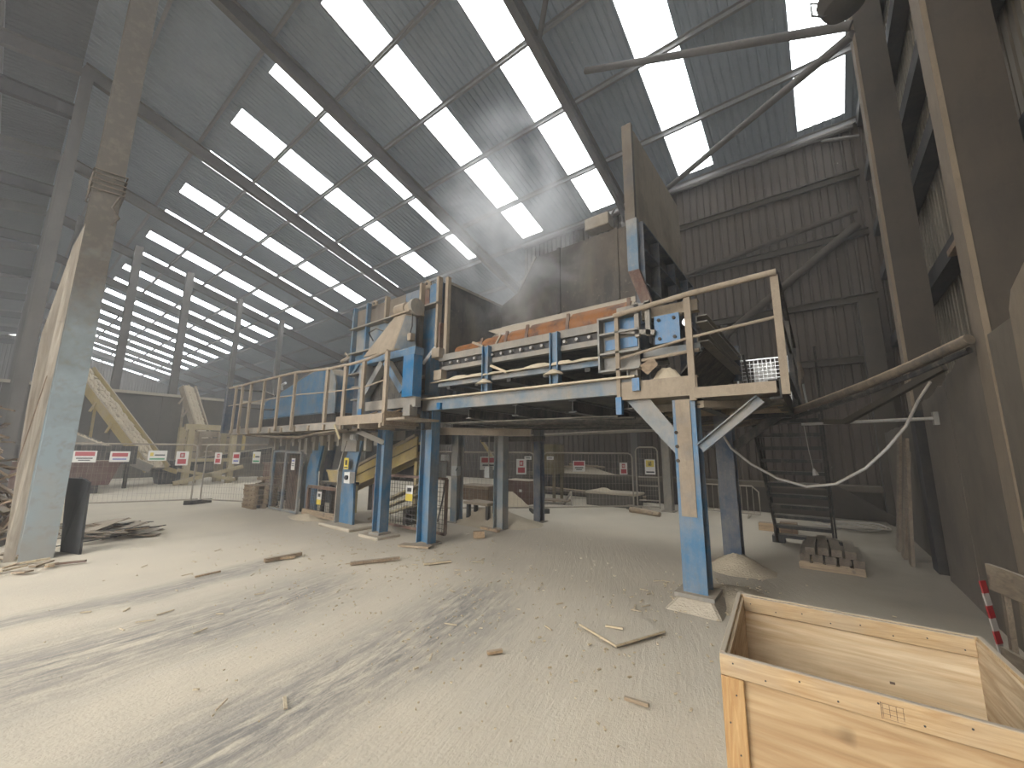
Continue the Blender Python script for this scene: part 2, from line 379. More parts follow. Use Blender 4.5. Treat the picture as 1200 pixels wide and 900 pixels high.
struct('return_cladding', corrugated(MB(), (-10.1, YW, 0), (0, 1, 0), (0, 0, 1), 5.0, 11.3, 0.22, 0.05, (1, 0, 0)), 'wall_cladding', wd_)
for z in (4.16, 5.84, 9.5, 7.7):
    struct('girt', MB().channel((-10.1, YW - 0.06, z), (1.6, YW - 0.06, z), 0.2, 0.08, 1), 'gable_steel', wb)
for x in (-40.0, -33.02, -26.04, -19.06, -12.08, -5.1):
    yc = YW - 0.32 if x > -10 else YD - 0.32
    struct('wall_column', MB().ibeam((x, yc, 0), (x, yc, 11.0 if x > -10 else 9.5), 0.4, 0.2, (0, 1, 0)), 'frame_steel', wb)
struct('dust_ledge', MB().box(-9.5, 1.1, 13.35, 13.95, 0.72, 0.86), 'concrete', wb)
struct('ledge_wall', MB().box(-9.5, 1.1, 13.75, 13.95, 0.0, 0.72), 'gable_steel', wb)
struct('wind_brace', MB().tube([(1.37, 13.65, 7.85), (-2.3, 13.65, 5.1)], 0.11, 10), 'gable_steel', wb)
struct('wind_brace', MB().bar((-0.1, 13.2, 0.95), (1.3, 13.2, 0.03), 0.12, 0.2), 'gable_steel', wb)
struct('wind_brace', MB().tube([(1.4, 13.7, 8.3), (-6, 13.7, 7.2)], 0.08, 8), 'gable_steel', wb)
struct('corner_post', MB().box(1.12, 1.5, 13.3, 13.7, 0, 5.6), 'gable_steel', wb)
# gable wall on the camera's right
wr = clad_wall('wall_right', (1.95, YF, 0), (0, 1, 0), 22, 1.0, 15.3, 0.1667, 0.035, (1, 0, 0), 'gable_cladding')
conc = MB(); 
def cpanel(y0, y1, z0, z1, x=1.2):
    mb = MB(); n = 8; top = [z0 + (z1 - z0) * i / n + (random.uniform(-0.035, 0.02) if 0 < i < n else 0) for i in range(n + 1)]
    poly = [(x, y0, -0.05)] + [(x, y0 + (y1 - y0) * i / n, top[i]) for i in range(n + 1)] + [(x, y1, -0.05)]
    mb.prism(poly, (0.28, 0, 0)); return struct('concrete_panel', mb, 'concrete', wr)
cpanel(-8, 1.0, 2.6, 2.6); cpanel(1.02, 5.0, 2.6, 2.65); cpanel(5.36, 6.6, 2.72, 2.5); cpanel(6.62, 8.05, 2.5, 2.38); cpanel(9.1, 11.5, 2.2, 2.2, 1.26); cpanel(11.52, 13.99, 2.2, 2.15, 1.26); cpanel(8.06, 9.09, 2.2, 2.2, 1.3)
for y in (5.03, 8.78, 1.4, -2.4):
    c = struct('gable_column', MB().box(1.235, 1.62, y, y + 0.26, 0, zroof(y) - 0.6), 'gable_steel', wr)
    struct('column_flange', MB().box(1.19, 1.232, y - 0.012, y + 0.28, 0, zroof(y) - 0.6), 'gable_edge', wr)
for z in (4.5, 6.35, 7.6, 9.3, 11.0):
    struct('girt', MB().channel((1.70, YF, z), (1.70, 13.9, z), 0.26, 0.22, 1), 'girt_dark', wr)
struct('wedged_plank', MB().box(1.4, 1.66, 5.3, 6.6, 3.95, 4.02), 'dark_wood', wr)
struct('dark_slot', MB().box(1.14, 1.26, 8.35, 8.72, 0, 2.3), 'girt_dark', wr)  # dark block standing in for the dark slot between the concrete panels
# far end
struct('wall_left', corrugated(MB(), (XE, YF, 0), (0, 1, 0), (0, 0, 1), 27.0, 15.0, 0.3, 0.05, (-1, 0, 0)), 'wall_cladding')
# front side: cladding with a wide doorway open to the yard
wf = struct('wall_front', corrugated(MB(), (1.0, YF, 0), (1, 0, 0), (0, 0, 1), 1.0, 13.0, 0.22, 0.05, (0, -1, 0)), 'wall_cladding')
struct('front_cladding', corrugated(MB(), (XE, YF, 0), (1, 0, 0), (0, 0, 1), XE * -1 - 12.0, 13.0, 0.3, 0.05, (0, -1, 0)), 'wall_cladding', wf)
struct('door_header', corrugated(MB(), (-12.0, YF, 11.2), (1, 0, 0), (0, 0, 1), 13.0, 2.2, 0.22, 0.05, (0, -1, 0)), 'wall_cladding', wf)
# roof
ceil = struct_empty('ceiling')
CEN = [0.9 - 3.44 * k for k in range(23)]; HW = 0.55
def slope_sheet(x0, x1, y0, y1, name='roof_sheet', mat='roof_sheet'):
    z0, z1 = zroof(y0 + 1e-4 if y0 >= RIDGE else y0), zroof(y1 - 1e-4 if y1 <= RIDGE else y1)
    L = math.hypot(y1 - y0, z1 - z0); up = Vector((0, (y1 - y0) / L, (z1 - z0) / L))
    nrm = Vector((0, -up.z, up.y)) 
    mb = MB(); n = max(2, int((x1 - x0) / 0.2)); corrugated(mb, (x0, y0, z0), (1, 0, 0), up, x1 - x0, L, (x1 - x0) / n, 0.022, nrm)
    return struct(name, mb, mat, ceil)
PUR = [1.5, 3.6, 5.67, 7.65, 9.66, 11.86, 13.95]
edges = [2.0] + [e for c in CEN for e in (c + HW, c - HW)] + [XE]
for i in range(0, len(edges) - 1):
    x1, x0 = edges[i], edges[i + 1]
    if x1 - x0 < 0.02: continue
    if i % 2 == 0: slope_sheet(x0, x1, 0.2, 14.25 if x1 > -9.9 else 19.2); slope_sheet(x0, x1, YF - 0.2, 0.2, 'roof_sheet', 'dim_roof_sheet')
    else:
        slope_sheet(x0, x1, 0.2, 4.0); slope_sheet(x0, x1, 13.7, 14.25 if x1 > -9.5 else 19.2); slope_sheet(x0, x1, YF - 0.2, -7.4, 'roof_sheet', 'dim_roof_sheet'); slope_sheet(x0, x1, -3.0, 0.2, 'roof_sheet', 'dim_roof_sheet')
        ys = [4.0, 5.67, 7.65, 9.66, 11.86, 13.7]
        for a, b in list(zip(ys[:-1], ys[1:])) + [(-7.4, -5.2), (-5.2, -3.0)]:  # second list: unseen front-slope panes, added to light the near floor and crate
            za, zb = zroof(a), zroof(b)
            struct('rooflight_pane', MB().sheet([(x0, a + 0.02, za + 0.02), (x1, a + 0.02, za + 0.02), (x1, b - 0.02, zb + 0.02), (x0, b - 0.02, zb + 0.02)], 0.004), 'rooflight', ceil)
for y in PUR + [-1.5, -3.6, -5.8]:
    z = zroof(y) - 0.11
    struct('purlin', MB().channel((XE, y, z), (1.9, y, z), 0.2, 0.07, 1), 'purlin_steel', ceil)
struct('ridge_cap', MB().sheet([(XE, RIDGE - 0.4, ZR + 0.0), (2.0, RIDGE - 0.4, ZR + 0.0), (2.0, RIDGE, ZR + 0.1), (XE, RIDGE, ZR + 0.1)], 0.01).sheet([(XE, RIDGE, ZR + 0.1), (2.0, RIDGE, ZR + 0.1), (2.0, RIDGE + 0.4, ZR - 0.0), (XE, RIDGE + 0.4, ZR - 0.0)], 0.01), 'roof_sheet', ceil)
for y in (16.1, 18.2): struct('purlin', MB().channel((XE, y, zroof(y) - 0.11), (-10.1, y, zroof(y) - 0.11), 0.2, 0.07, 1), 'purlin_steel', ceil)
FR = [-5.1 - 6.98 * k for k in range(10)]
for x in FR:
    for a, b in ((RIDGE, 13.95 if x > -10 else 18.9), (YF, RIDGE)):
        za, zb = zroof(a if a > RIDGE else a), zroof(b)
        if a == RIDGE: za = ZR
        struct('rafter', MB().ibeam((x, a, za - 0.47), (x, b, zb - 0.47), 0.5, 0.22), 'frame_steel', ceil)
    if x > -10: struct('eave_haunch', MB().prism([(x - 0.02, 13.95, ZE - 0.7), (x - 0.02, 12.3, zroof(12.3) - 0.7), (x - 0.02, 13.95, ZE - 1.35)], (0.04, 0, 0)), 'frame_steel', ceil)
for x in FR[2:]:
    struct('hall_column', MB().ibeam((x, 0.35, 0), (x, 0.35, ZR - 0.7), 0.4, 0.3, (1, 0, 0)), 'frame_steel', ceil)
    struct('tie_beam', MB().ibeam((x, YF, 12.2), (x, 0.3, 12.9), 0.5, 0.22), 'girt_dark', ceil)
# roof bracing tubes
for p, q, r in (((-4.3, 8.9, 12.35), (1.2, 8.75, 9.55), 0.085), ((-3.62, 13.6, 10.95), (1.2, 8.75, 9.35), 0.085), ((-5.0, 7.6, 12.75), (-4.0, 6.6, 13.05), 0.07)):
    struct('bracing_tube', MB().tube([p, q], r, 10), 'frame_steel', ceil)
struct('eave_beam', MB().tube([(-10.0, 13.85, 10.95), (1.6, 13.85, 10.95)], 0.09, 8), 'frame_steel', ceil)
struct('eave_strut', MB().tube([(0.9, 13.85, 10.8), (1.7, 13.85, 10.55)], 0.05, 8), 'frame_steel', ceil)

# low concrete bund wall across the hall with posts that stand on it
bw = struct_empty('wall_bund')
for i in range(13):
    y0 = YF + i * 2.0; struct('bund_panel', MB().box(-31.6, -31.0 - 0.02 * (i % 2), y0, y0 + 1.985, 0, 4.75), 'bund_concrete', bw)
for y in (-6, -1.5, 1.4, 3.9, 6.45, 9.4, 12.2):
    wdt = 0.36 if y in (3.9, 6.45) else 0.24
    struct('bund_post', MB().box(-31.5, -31.1, y - wdt / 2, y + wdt / 2, 4.75, zroof(y) - 0.5), 'frame_steel', bw)
struct('bund_coping', MB().box(-31.7, -30.9, YF, 18.0, 4.75, 4.9), 'dust_plinth', bw)

# ------------------------------------------------------------------ raised steel platform
def bolt_mesh(r=0.022, l=0.02, axis='Y'):
    a = {'Y': (0, -1, 0), 'X': (1, 0, 0), 'Z': (0, 0, 1)}[axis]
    me = MB().tube([(0, 0, 0), Vector(a) * l], r, 6).mesh('bolt'); me.materials.append(MATS['gable_steel']); return me
BOLT = bolt_mesh()
PF = Thing('steel_platform', 'raised blue steel platform on tall columns carrying the long conveyor', 'platform', (-3.5, 5.0, 0))
def column(x, y, top, d=0.24, b=0.22, mat='blue_worn', z0=0.0, plate=True, up=(0, 1, 0)):
    c = PF.part('support_column', MB().ibeam((x, y, z0), (x, y, top), d, b, up, 0.014, 0.02), mat)
    if plate: PF.part('base_plate', MB().box(x - b * 0.8, x + b * 0.8, y - d * 0.8, y + d * 0.8, z0 - 0.02, z0 + 0.02), 'grey_steel', c)
    return c
fr = column(-1.22, 4.98, 2.26, 0.26, 0.25, 'blue_steel', 0.14)
for z in (1.56, 1.72, 1.88): PF.shared('bolt', BOLT, (-1.315, 4.848, z), fr)
PF.part('dusty_face', MB().box(-1.31, -1.15, 4.838, 4.849, 0.95, 2.26), 'beige_steel', fr, label='dust-caked upper face of the column')
column(-5.74, 4.98, 2.4, 0.3, 0.2, 'blue_steel', 0.02, up=(1, 0, 0))
column(-5.65, 6.97, 2.2, 0.26, 0.2, 'blue_worn', 0.0, up=(1, 0, 0)); column(-7.0, 6.97, 2.2, 0.22, 0.2, 'blue_worn'); column(-1.17, 6.95, 2.3, 0.26, 0.24, 'blue_dark', 0.0)
column(-5.5, 8.25, 2.2, 0.2, 0.18, 'blue_dark', 0.0); column(-3.6, 12.1, 2.4, 0.24, 0.22, 'grey_steel', 0.0)
# long front girder: web, two flanges, a gusset and dust along its flange
g = PF.part('front_girder', MB().channel((-5.85, 4.86, 2.48), (-1.75, 4.86, 2.48), 0.2, 0.1, -1), 'blue_worn')
PF.part('girder_gusset', MB().box(-5.40, -5.31, 4.80, 4.86, 2.38, 2.5), 'blue_bright', g)
PF.part('girder_dust', MB().box(-5.85, -1.75, 4.76, 4.9, 2.575, 2.6), 'sawdust', g)
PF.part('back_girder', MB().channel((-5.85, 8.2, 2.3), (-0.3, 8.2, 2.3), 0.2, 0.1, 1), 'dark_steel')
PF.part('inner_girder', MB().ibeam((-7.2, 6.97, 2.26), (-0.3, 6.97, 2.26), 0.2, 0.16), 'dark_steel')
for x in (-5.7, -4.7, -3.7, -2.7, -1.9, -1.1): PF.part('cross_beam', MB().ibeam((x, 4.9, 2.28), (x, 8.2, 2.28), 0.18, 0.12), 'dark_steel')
PF.part('under_rail', MB().channel((-5.9, 5.05, 2.02), (-4.6, 6.6, 2.02), 0.14, 0.08, 1), 'beige_steel'); PF.part('under_rail', MB().tube([(-6.9, 8.5, 2.03), (-2.7, 8.5, 2.12)], 0.035, 8), 'grey_steel')
PF.part('under_rail', MB().bar((-6.6, 7.4, 1.93), (-4.8, 7.4, 1.93), 0.1, 0.12), 'dark_steel')
for i in range(9):
    y = 5.2 + i * 0.36; PF.part('under_pipe', MB().tube([(-5.6, y, 2.16 + 0.02 * (i % 3)), (-2.2 + 0.1 * (i % 4), y + 0.1, 2.14)], 0.02 + 0.008 * (i % 3), 6), 'dark_steel')
PF.part('deck_plate', MB().box(-5.8, -1.95, 4.95, 8.2, 2.38, 2.40), 'dark_steel')
# end bay of the platform with its lower deck and guard rail
PF.part('edge_channel', MB().channel((-2.0, 4.83, 2.42), (-1.05, 4.83, 2.42), 0.22, 0.08, -1), 'beige_steel')
PF.part('edge_clip', MB().box(-1.79, -1.70, 4.77, 4.81, 2.40, 2.56), 'blue_bright', label='bright blue bolted clip')
d2 = PF.part('deck_plate', MB().box(-1.95, -0.3, 4.82, 8.35, 2.30, 2.33), 'beige_steel')
PF.part('deck_fascia', MB().box(-1.08, -0.3, 4.78, 4.82, 2.26, 2.38), 'beige_steel', d2)
for y in (5.5, 6.4, 7.3): PF.part('deck_joist', MB().bar((-1.9, y, 2.24), (-0.3, y, 2.24), 0.06, 0.1), 'beige_steel', d2)
PF.part('end_channel', MB().channel((-0.27, 4.8, 2.30), (-0.27, 8.4, 2.30), 0.2, 0.1, -1), 'dark_steel')
PF.part('deck_bracket', MB().bar((-1.05, 4.9, 2.2), (-0.35, 6.0, 2.24), 0.1, 0.08), 'beige_steel'); PF.part('deck_bracket', MB().bar((-0.3, 4.95, 2.21), (-1.1, 7.0, 2.22), 0.09, 0.07), 'dark_steel')
PF.part('knee_brace', MB().prism([(-1.92, 4.9, 2.3), (-1.62, 4.9, 2.3), (-1.34, 4.9, 1.92), (-1.34, 4.9, 1.62)], (0, 0.02, 0)), 'blue_worn')
PF.part('knee_brace', MB().channel((-1.08, 4.9, 1.70), (-0.46, 4.92, 2.22), 0.11, 0.06, 1), 'blue_worn')
PF.part('knee_brace', MB().bar((-1.05, 6.95, 1.75), (-0.45, 6.95, 2.2), 0.08, 0.12), 'dark_steel'); PF.part('knee_brace', MB().bar((-1.3, 6.95, 1.75), (-1.8, 6.95, 2.2), 0.08, 0.12), 'dark_steel')
gr = PF.part('guard_rail', MB().tube([(-2.01, 4.8, 3.42), (-1.1, 4.8, 3.50), (-0.2, 4.78, 3.53)], 0.034, 10), 'beige_steel')
for x, a, b in ((-1.98, 2.22, 3.42), (-1.1, 2.24, 3.50), (-0.225, 2.24, 3.53)):
    wd = 0.026 if x < -1.5 else 0.036
    p_ = PF.part('rail_post', MB().box(x - wd, x + wd, 4.80, 4.85, a, b), 'beige_steel', gr)
PF.part('post_foot', MB().box(-2.02, -1.945, 4.79, 4.86, 2.12, 2.34), 'blue_bright', gr, label='bright blue painted foot of the end post')
PF.part('middle_rail', MB().tube([(-1.98, 4.83, 2.84), (-1.1, 4.83, 2.98), (-0.22, 4.83, 3.06)], 0.018, 8), 'beige_steel', gr)
er = PF.part('end_guard_rail', MB().tube([(-0.21, 4.8, 3.53), (-0.21, 8.4, 3.5)], 0.03, 8), 'dark_steel')
for y in (6.6, 8.38): PF.part('rail_post', MB().box(-0.25, -0.19, y - 0.03, y + 0.03, 2.3, 3.5), 'dark_steel', er)
PF.part('middle_rail', MB().tube([(-0.21, 4.85, 3.05), (-0.21, 8.4, 3.0)], 0.018, 8), 'dark_steel', er)
PF.part('kick_plate', MB().box(-0.22, -0.2, 4.85, 8.4, 2.38, 2.52), 'dark_steel', er)

def heap(name, label, c, rx, ry, h, mat='sawdust', seed=0, cat='dust heap'):
    return single(name, MB().heap(c, rx, ry, h, 26, 8, seed, 0.06), mat, label, cat, c)
heap('dust_heap', 'rounded heap of sawdust on the platform edge under the conveyor', (-2.15, 5.05, 2.42), 0.5, 0.2, 0.2, seed=2)
heap('dust_heap', 'long ridge of sawdust on the deck behind the guard rail', (-1.45, 5.05, 2.335), 0.42, 0.18, 0.36, seed=3)
heap('dust_heap', 'cone of wood dust round the foot of the rear dark blue column', (-1.12, 6.85, 0), 0.5, 0.5, 0.22, seed=4)
heap('dust_heap', 'low bank of dust beneath the platform between the inner columns', (-6.4, 7.6, 0), 1.5, 0.9, 0.3, seed=5)
heap('dust_heap', 'spill of wood chippings beside the front corner column plinth', (-0.98, 5.45, 0), 0.55, 0.6, 0.12, seed=6)
heap('dust_heap', 'small dust mound by the red bin under the platform', (-7.9, 10.2, 0), 0.8, 0.4, 0.4, seed=8)
pl = MB(); pl.add([(-1.52, 4.66, -0.02), (-0.93, 4.66, -0.02), (-0.93, 5.3, -0.02), (-1.52, 5.3, -0.02), (-1.38, 4.80, 0.125), (-1.05, 4.80, 0.125), (-1.05, 5.16, 0.125), (-1.38, 5.16, 0.125)], [(0, 3, 2, 1), (4, 5, 6, 7), (0, 1, 5, 4), (1, 2, 6, 5), (2, 3, 7, 6), (3, 0, 4, 7)])
single('column_plinth', pl, 'dust_plinth', 'dust-covered plinth under the front corner column', 'plinth', (-1.22, 4.98, 0), bevel=0.02)

# ------------------------------------------------------------------ long conveyor on the platform
CV = Thing('chain_conveyor', 'long blue framed chain conveyor lying across the platform', 'conveyor', (-3.5, 5.9, 2.4))
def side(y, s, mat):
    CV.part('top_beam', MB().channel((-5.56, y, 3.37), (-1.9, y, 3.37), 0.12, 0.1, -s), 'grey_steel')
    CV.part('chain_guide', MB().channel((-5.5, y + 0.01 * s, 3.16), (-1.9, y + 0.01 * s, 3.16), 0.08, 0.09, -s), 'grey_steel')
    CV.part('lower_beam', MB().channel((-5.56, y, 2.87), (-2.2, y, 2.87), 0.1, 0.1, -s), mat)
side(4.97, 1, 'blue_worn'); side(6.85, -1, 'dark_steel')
ch = CV.part('drive_chain', MB().box(-5.5, -1.95, 5.0, 5.05, 3.2, 3.3), 'black_steel')
pin = MB().tube([(0, 0, 0), (0, -0.05, 0)], 0.025, 8).mesh('chain_pin'); pin.materials.append(MATS['galvanised'])
for i in range(17): CV.shared('chain_pin', pin, (-5.25 + i * 0.2, 4.995, 3.25), ch)
CV.part('belt', MB().box(-5.5, -1.9, 5.1, 6.75, 3.18, 3.28), 'rubber')
CV.part('return_belt', MB().box(-5.5, -1.9, 5.1, 6.75, 2.92, 2.95), 'rubber')
for x in (-4.33, -2.99):
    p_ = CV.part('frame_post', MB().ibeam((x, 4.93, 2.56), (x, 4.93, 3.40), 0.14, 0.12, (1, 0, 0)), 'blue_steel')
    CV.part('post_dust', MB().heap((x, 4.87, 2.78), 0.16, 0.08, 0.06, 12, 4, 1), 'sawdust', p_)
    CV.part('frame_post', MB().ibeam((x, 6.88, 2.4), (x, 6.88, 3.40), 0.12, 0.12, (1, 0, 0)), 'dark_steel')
for x in (-5.3, -4.6, -3.9, -3.2, -2.5): CV.part('cross_member', MB().bar((x, 4.98, 2.8), (x, 6.85, 2.8), 0.08, 0.08), 'dark_steel')
CV.part('loose_strut', MB().bar((-4.22, 4.9, 3.05), (-3.88, 4.9, 2.9), 0.03, 0.04), 'splinter_wood', label='bare pale strut propped in the frame')
for i in range(8):
    x0 = -5.4 + i * 0.42
    CV.part('ledge_dust', MB().heap((x0, 4.93, 2.92), 0.3 + 0.07 * ((i * 5) % 3), 0.06, 0.016 + 0.014 * ((i * 7) % 4), 12, 3, i, 0.3), 'sawdust')
# stiffened end frame
ef = CV.part('end_frame', MB().box(-2.22, -1.73, 4.93, 4.96, 2.7, 3.42), 'blue_worn')
for z in (3.42, 3.2, 2.93, 2.7): CV.part('frame_flange', MB().box(-2.25, -1.70, 4.80, 4.95, z - 0.012, z + 0.012), 'blue_worn', ef)
CV.part('frame_flange', MB().box(-2.25, -2.225, 4.80, 4.95, 2.7, 3.42), 'blue_worn', ef)
CV.part('painted_panel', MB().box(-2.19, -1.75, 4.915, 4.929, 3.24, 3.40), 'blue_bright', ef, label='clean bright blue patch'); CV.part('painted_panel', MB().box(-2.19, -1.75, 4.915, 4.929, 3.0, 3.14), 'blue_bright', ef)
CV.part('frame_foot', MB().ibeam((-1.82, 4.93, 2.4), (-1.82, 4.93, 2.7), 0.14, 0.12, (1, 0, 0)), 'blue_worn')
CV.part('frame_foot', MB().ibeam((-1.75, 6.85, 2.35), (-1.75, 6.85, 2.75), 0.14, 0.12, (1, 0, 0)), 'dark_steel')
CV.part('square_bracket', MB().bar((-1.98, 4.86, 3.5), (-1.55, 4.86, 3.5), 0.06, 0.06).bar((-1.72, 4.86, 3.1), (-1.72, 4.86, 3.55), 0.06, 0.06).bar((-1.58, 4.86, 3.1), (-1.58, 4.86, 3.55), 0.06, 0.06).bar((-1.98, 4.86, 3.22), (-1.5, 4.86, 3.12), 0.06, 0.06), 'grey_steel')
CV.part('tail_beam', MB().channel((-1.7, 4.98, 3.42), (-1.02, 4.98, 3.42), 0.14, 0.1, -1), 'beige_steel')
CV.part('tail_beam', MB().channel((-1.7, 4.98, 2.9), (-1.02, 4.98, 2.9), 0.09, 0.1, -1), 'blue_worn'); CV.part('tail_rod', MB().tube([(-1.7, 4.9, 2.8), (-1.02, 4.9, 2.84)], 0.022, 8), 'beige_steel')
bp = CV.part('bolted_plate', MB().box(-1.52, -1.22, 4.90, 4.93, 2.98, 3.34), 'blue_bright', label='square bright blue bolted plate')
for x, z in ((-1.46, 3.28), (-1.28, 3.28), (-1.46, 3.04), (-1.28, 3.04)): CV.shared('bolt', BOLT, (x, 4.9, z), bp)
CV.part('tensioner', MB().tube([(-1.14, 4.99, 3.2), (-1.14, 4.90, 3.2)], 0.05, 10), 'steel_shiny')
for z in (3.24, 3.0): CV.part('end_crossbeam', MB().channel((-1.05, 5.0, z), (-1.05, 7.5, z), 0.09, 0.12, 1), 'grey_steel')
CV.part('discharge_flap', MB().sheet([(-1.0, 5.1, 2.9), (-1.0, 7.4, 2.9), (-1.35, 7.4, 2.55), (-1.35, 5.1, 2.55)], 0.02), 'rubber')
CV.part('tail_end_plate', MB().box(-1.1, -0.95, 7.5, 7.58, 2.85, 3.45), 'blue_dark'); CV.part('tail_frame_foot', MB().bar((-1.1, 7.4, 2.33), (-1.1, 7.4, 2.95), 0.1, 0.1), 'dark_steel')
CV.part('torn_scrap', MB().sheet([(-1.75, 4.88, 2.72), (-1.55, 4.88, 2.82), (-1.5, 4.9, 2.72), (-1.62, 4.86, 2.6)], 0.01), 'old_timber')
for x, z in ((-5.6, 3.45), (-5.52, 3.02)): CV.part('end_block', MB().box(x - 0.06, x + 0.14, 4.86, 5.0, z - 0.08, z + 0.1), 'beige_steel')

# ------------------------------------------------------------------ feed hopper over the conveyor
HP = Thing('feed_hopper', 'tall open steel feed hopper with ribbed end wall above the conveyor', 'hopper', (-3.5, 6.0, 3.4))
HX = -1.93
re_ = HP.part('ribbed_end_plate', MB().box(HX, HX + 0.02, 5.42, 8.4, 3.45, 5.02), 'hopper_dark')
for y in (5.44, 6.15, 7.05, 7.9, 8.38): HP.part('rib', MB().box(HX + 0.02, HX + 0.16, y - 0.012, y + 0.012, 3.45, 5.02), 'blue_dark', re_)
for z in (3.5, 4.05, 4.6, 5.01): HP.part('rib', MB().box(HX + 0.02, HX + 0.16, 5.44, 8.4, z - 0.012, z + 0.012), 'blue_dark', re_)
ep = HP.part('corner_post', MB().box(HX - 0.06, HX + 0.1, 5.34, 5.43, 4.25, 5.06), 'blue_worn')
HP.part('corner_post_foot', MB().prism([(HX - 0.06, 5.34, 4.25), (HX + 0.1, 5.34, 4.25), (HX + 0.34, 5.34, 3.45), (HX + 0.2, 5.34, 3.45)], (0, 0.08, 0)), 'rust_brown', ep)
tp = HP.part('tall_side_board', MB().prism([(HX, 5.5, 5.04), (HX, 8.15, 5.04), (HX, 8.15, 6.62), (HX, 8.05, 6.72), (HX, 5.6, 6.72), (HX, 5.5, 6.66)], (0.03, 0, 0)), 'side_board', label='tall dust-stained extension board')
HP.part('board_edge', MB().box(HX - 0.1, HX + 0.05, 5.42, 5.5, 5.0, 6.74), 'hopper_plate', tp)
HP.part('board_rail', MB().box(HX - 0.03, HX + 0.06, 5.5, 8.15, 5.02, 5.08), 'hopper_plate', tp)
YB = 6.9
bpnl = HP.part('back_plate', MB().prism([(-5.66, YB, 4.5), (HX, YB, 4.5), (HX, YB, 5.95), (-4.66, YB, 5.95), (-5.12, YB, 5.25), (-5.66, YB, 5.0)], (0, 0.03, 0)), 'hopper_wall')
for x in (-4.07, -2.78): HP.part('plate_seam', MB().box(x - 0.035, x + 0.035, YB - 0.03, YB, 4.5, 5.97), 'hopper_wall', bpnl)
HP.part('gusset_edge', MB().bar((-4.66, YB - 0.01, 5.95), (-5.12, YB - 0.01, 5.25), 0.04, 0.05), 'grey_steel', bpnl)
HP.part('sloping_plate', MB().sheet([(-5.62, YB, 4.5), (HX, YB, 4.5), (HX, 5.9, 3.55), (-5.62, 5.9, 3.55)], 0.02), 'hopper_dark')
lp = HP.part('lip_plate', MB().sheet([(-4.9, 5.6, 3.95), (HX, 5.6, 3.95), (HX, 5.28, 3.7), (-4.35, 5.28, 3.7)], 0.015), 'grey_steel')
HP.part('lip_edge', MB().bar((-4.35, 5.27, 3.69), (HX, 5.27, 3.69), 0.03, 0.03), 'galvanised', lp)
le = HP.part('left_end_plate', MB().box(-5.66, -5.63, 5.22, 6.92, 3.4, 4.99), 'hopper_dark'); HP.part('top_edge', MB().box(-5.68, -5.61, 5.2, 6.95, 4.97, 5.02), 'grey_steel', le)
HP.part('front_post', MB().box(-5.68, -5.60, 5.16, 5.24, 3.3, 5.1), 'beige_steel', le)
for y in (5.5, 6.6): HP.part('hopper_foot', MB().bar((-5.62, y, 2.4), (-5.62, y, 3.45), 0.1, 0.1), 'blue_dark')
for y in (5.5, 7.6): HP.part('hopper_foot', MB().bar((HX + 0.08, y, 2.33), (HX + 0.08, y, 3.5), 0.1, 0.1), 'blue_dark')
# orange skirt plates, curved, one after another with joint straps
xs = [-5.3, -4.62, -4.05, -3.62, -2.86, -1.9]
for i, (a, b) in enumerate(zip(xs[:-1], xs[1:])):
    mb = MB(); n = 7; h = 0.19 + 0.03 * i; vs = []
    for k in range(n + 1):
        t_ = k / n; yy = 5.13 - 0.07 * math.sin(math.pi * t_) + 0.1 * t_; zz = 3.44 + h * t_
        vs += [(a + 0.01, yy, zz), (b - 0.01, yy, zz)]
    m_ = len(vs); vs2 = [Vector(v) + Vector((0, 0.015, 0)) for v in vs]
    mb.add(vs + vs2, [(2 * k, 2 * k + 1, 2 * k + 3, 2 * k + 2) for k in range(n)] + [(m_ + 2 * k + 2, m_ + 2 * k + 3, m_ + 2 * k + 1, m_ + 2 * k) for k in range(n)] + [(2 * n, 2 * n + 1, m_ + 2 * n + 1, m_ + 2 * n), (1, 0, m_, m_ + 1)]); mb.sm = True
    sp_ = HP.part('skirt_plate', mb, 'rust_orange', label='rust-orange curved skirt plate')
    HP.part('joint_strap', MB().bar((b - 0.01, 5.07, 3.44), (b - 0.03, 5.16, 3.46 + h), 0.05, 0.03), 'rust_brown', sp_)
HP.part('skirt_clamp', MB().bar((-4.75, 5.02, 3.56), (-4.5, 5.02, 3.45), 0.04, 0.04), 'beige_steel'); HP.part('skirt_clamp', MB().bar((-4.1, 5.02, 3.6), (-4.2, 5.0, 3.44), 0.03, 0.03), 'beige_steel')

# ------------------------------------------------------------------ blue screening housing behind the walkway
SH = Thing('screen_housing', 'large panelled blue machine housing between the hopper and walkway', 'machine', (-7.3, 6.0, 2.3))
SH.part('body', MB().box(-8.86, -5.78, 5.22, 6.95, 2.35, 5.03), 'blue_dark')
pan = [(-8.82, -7.58, 4.58, 5.05, 'hopper_plate'), (-7.52, -6.95, 4.5, 5.05, 'hopper_plate'), (-6.93, -6.5, 4.58, 5.05, 'blue_steel'), (-6.46, -6.16, 4.58, 5.02, 'rust_brown'), (-6.14, -5.8, 4.58, 5.05, 'blue_steel'),
       (-8.8, -8.3, 3.95, 4.54, 'blue_worn'), (-8.26, -7.2, 3.95, 4.54, 'blue_worn'), (-7.1, -6.36, 3.5, 4.52, 'hopper_plate'), (-6.3, -5.85, 3.45, 4.52, 'blue_steel'), (-8.8, -7.9, 3.4, 3.9, 'blue_steel'), (-7.86, -7.2, 3.4, 3.9, 'blue_worn')]
for a, b, c, d, m_ in pan: SH.part('panel', MB().box(a, b, 5.16, 5.218, c, d), m_)
for x in (-8.85, -8.28, -7.55, -6.33, -5.8): SH.part('stiffener', MB().box(x - 0.03, x + 0.03, 5.06, 5.17, 3.4 if x != -7.55 else 4.5, 5.12), 'blue_steel' if x < -8 else 'beige_steel')
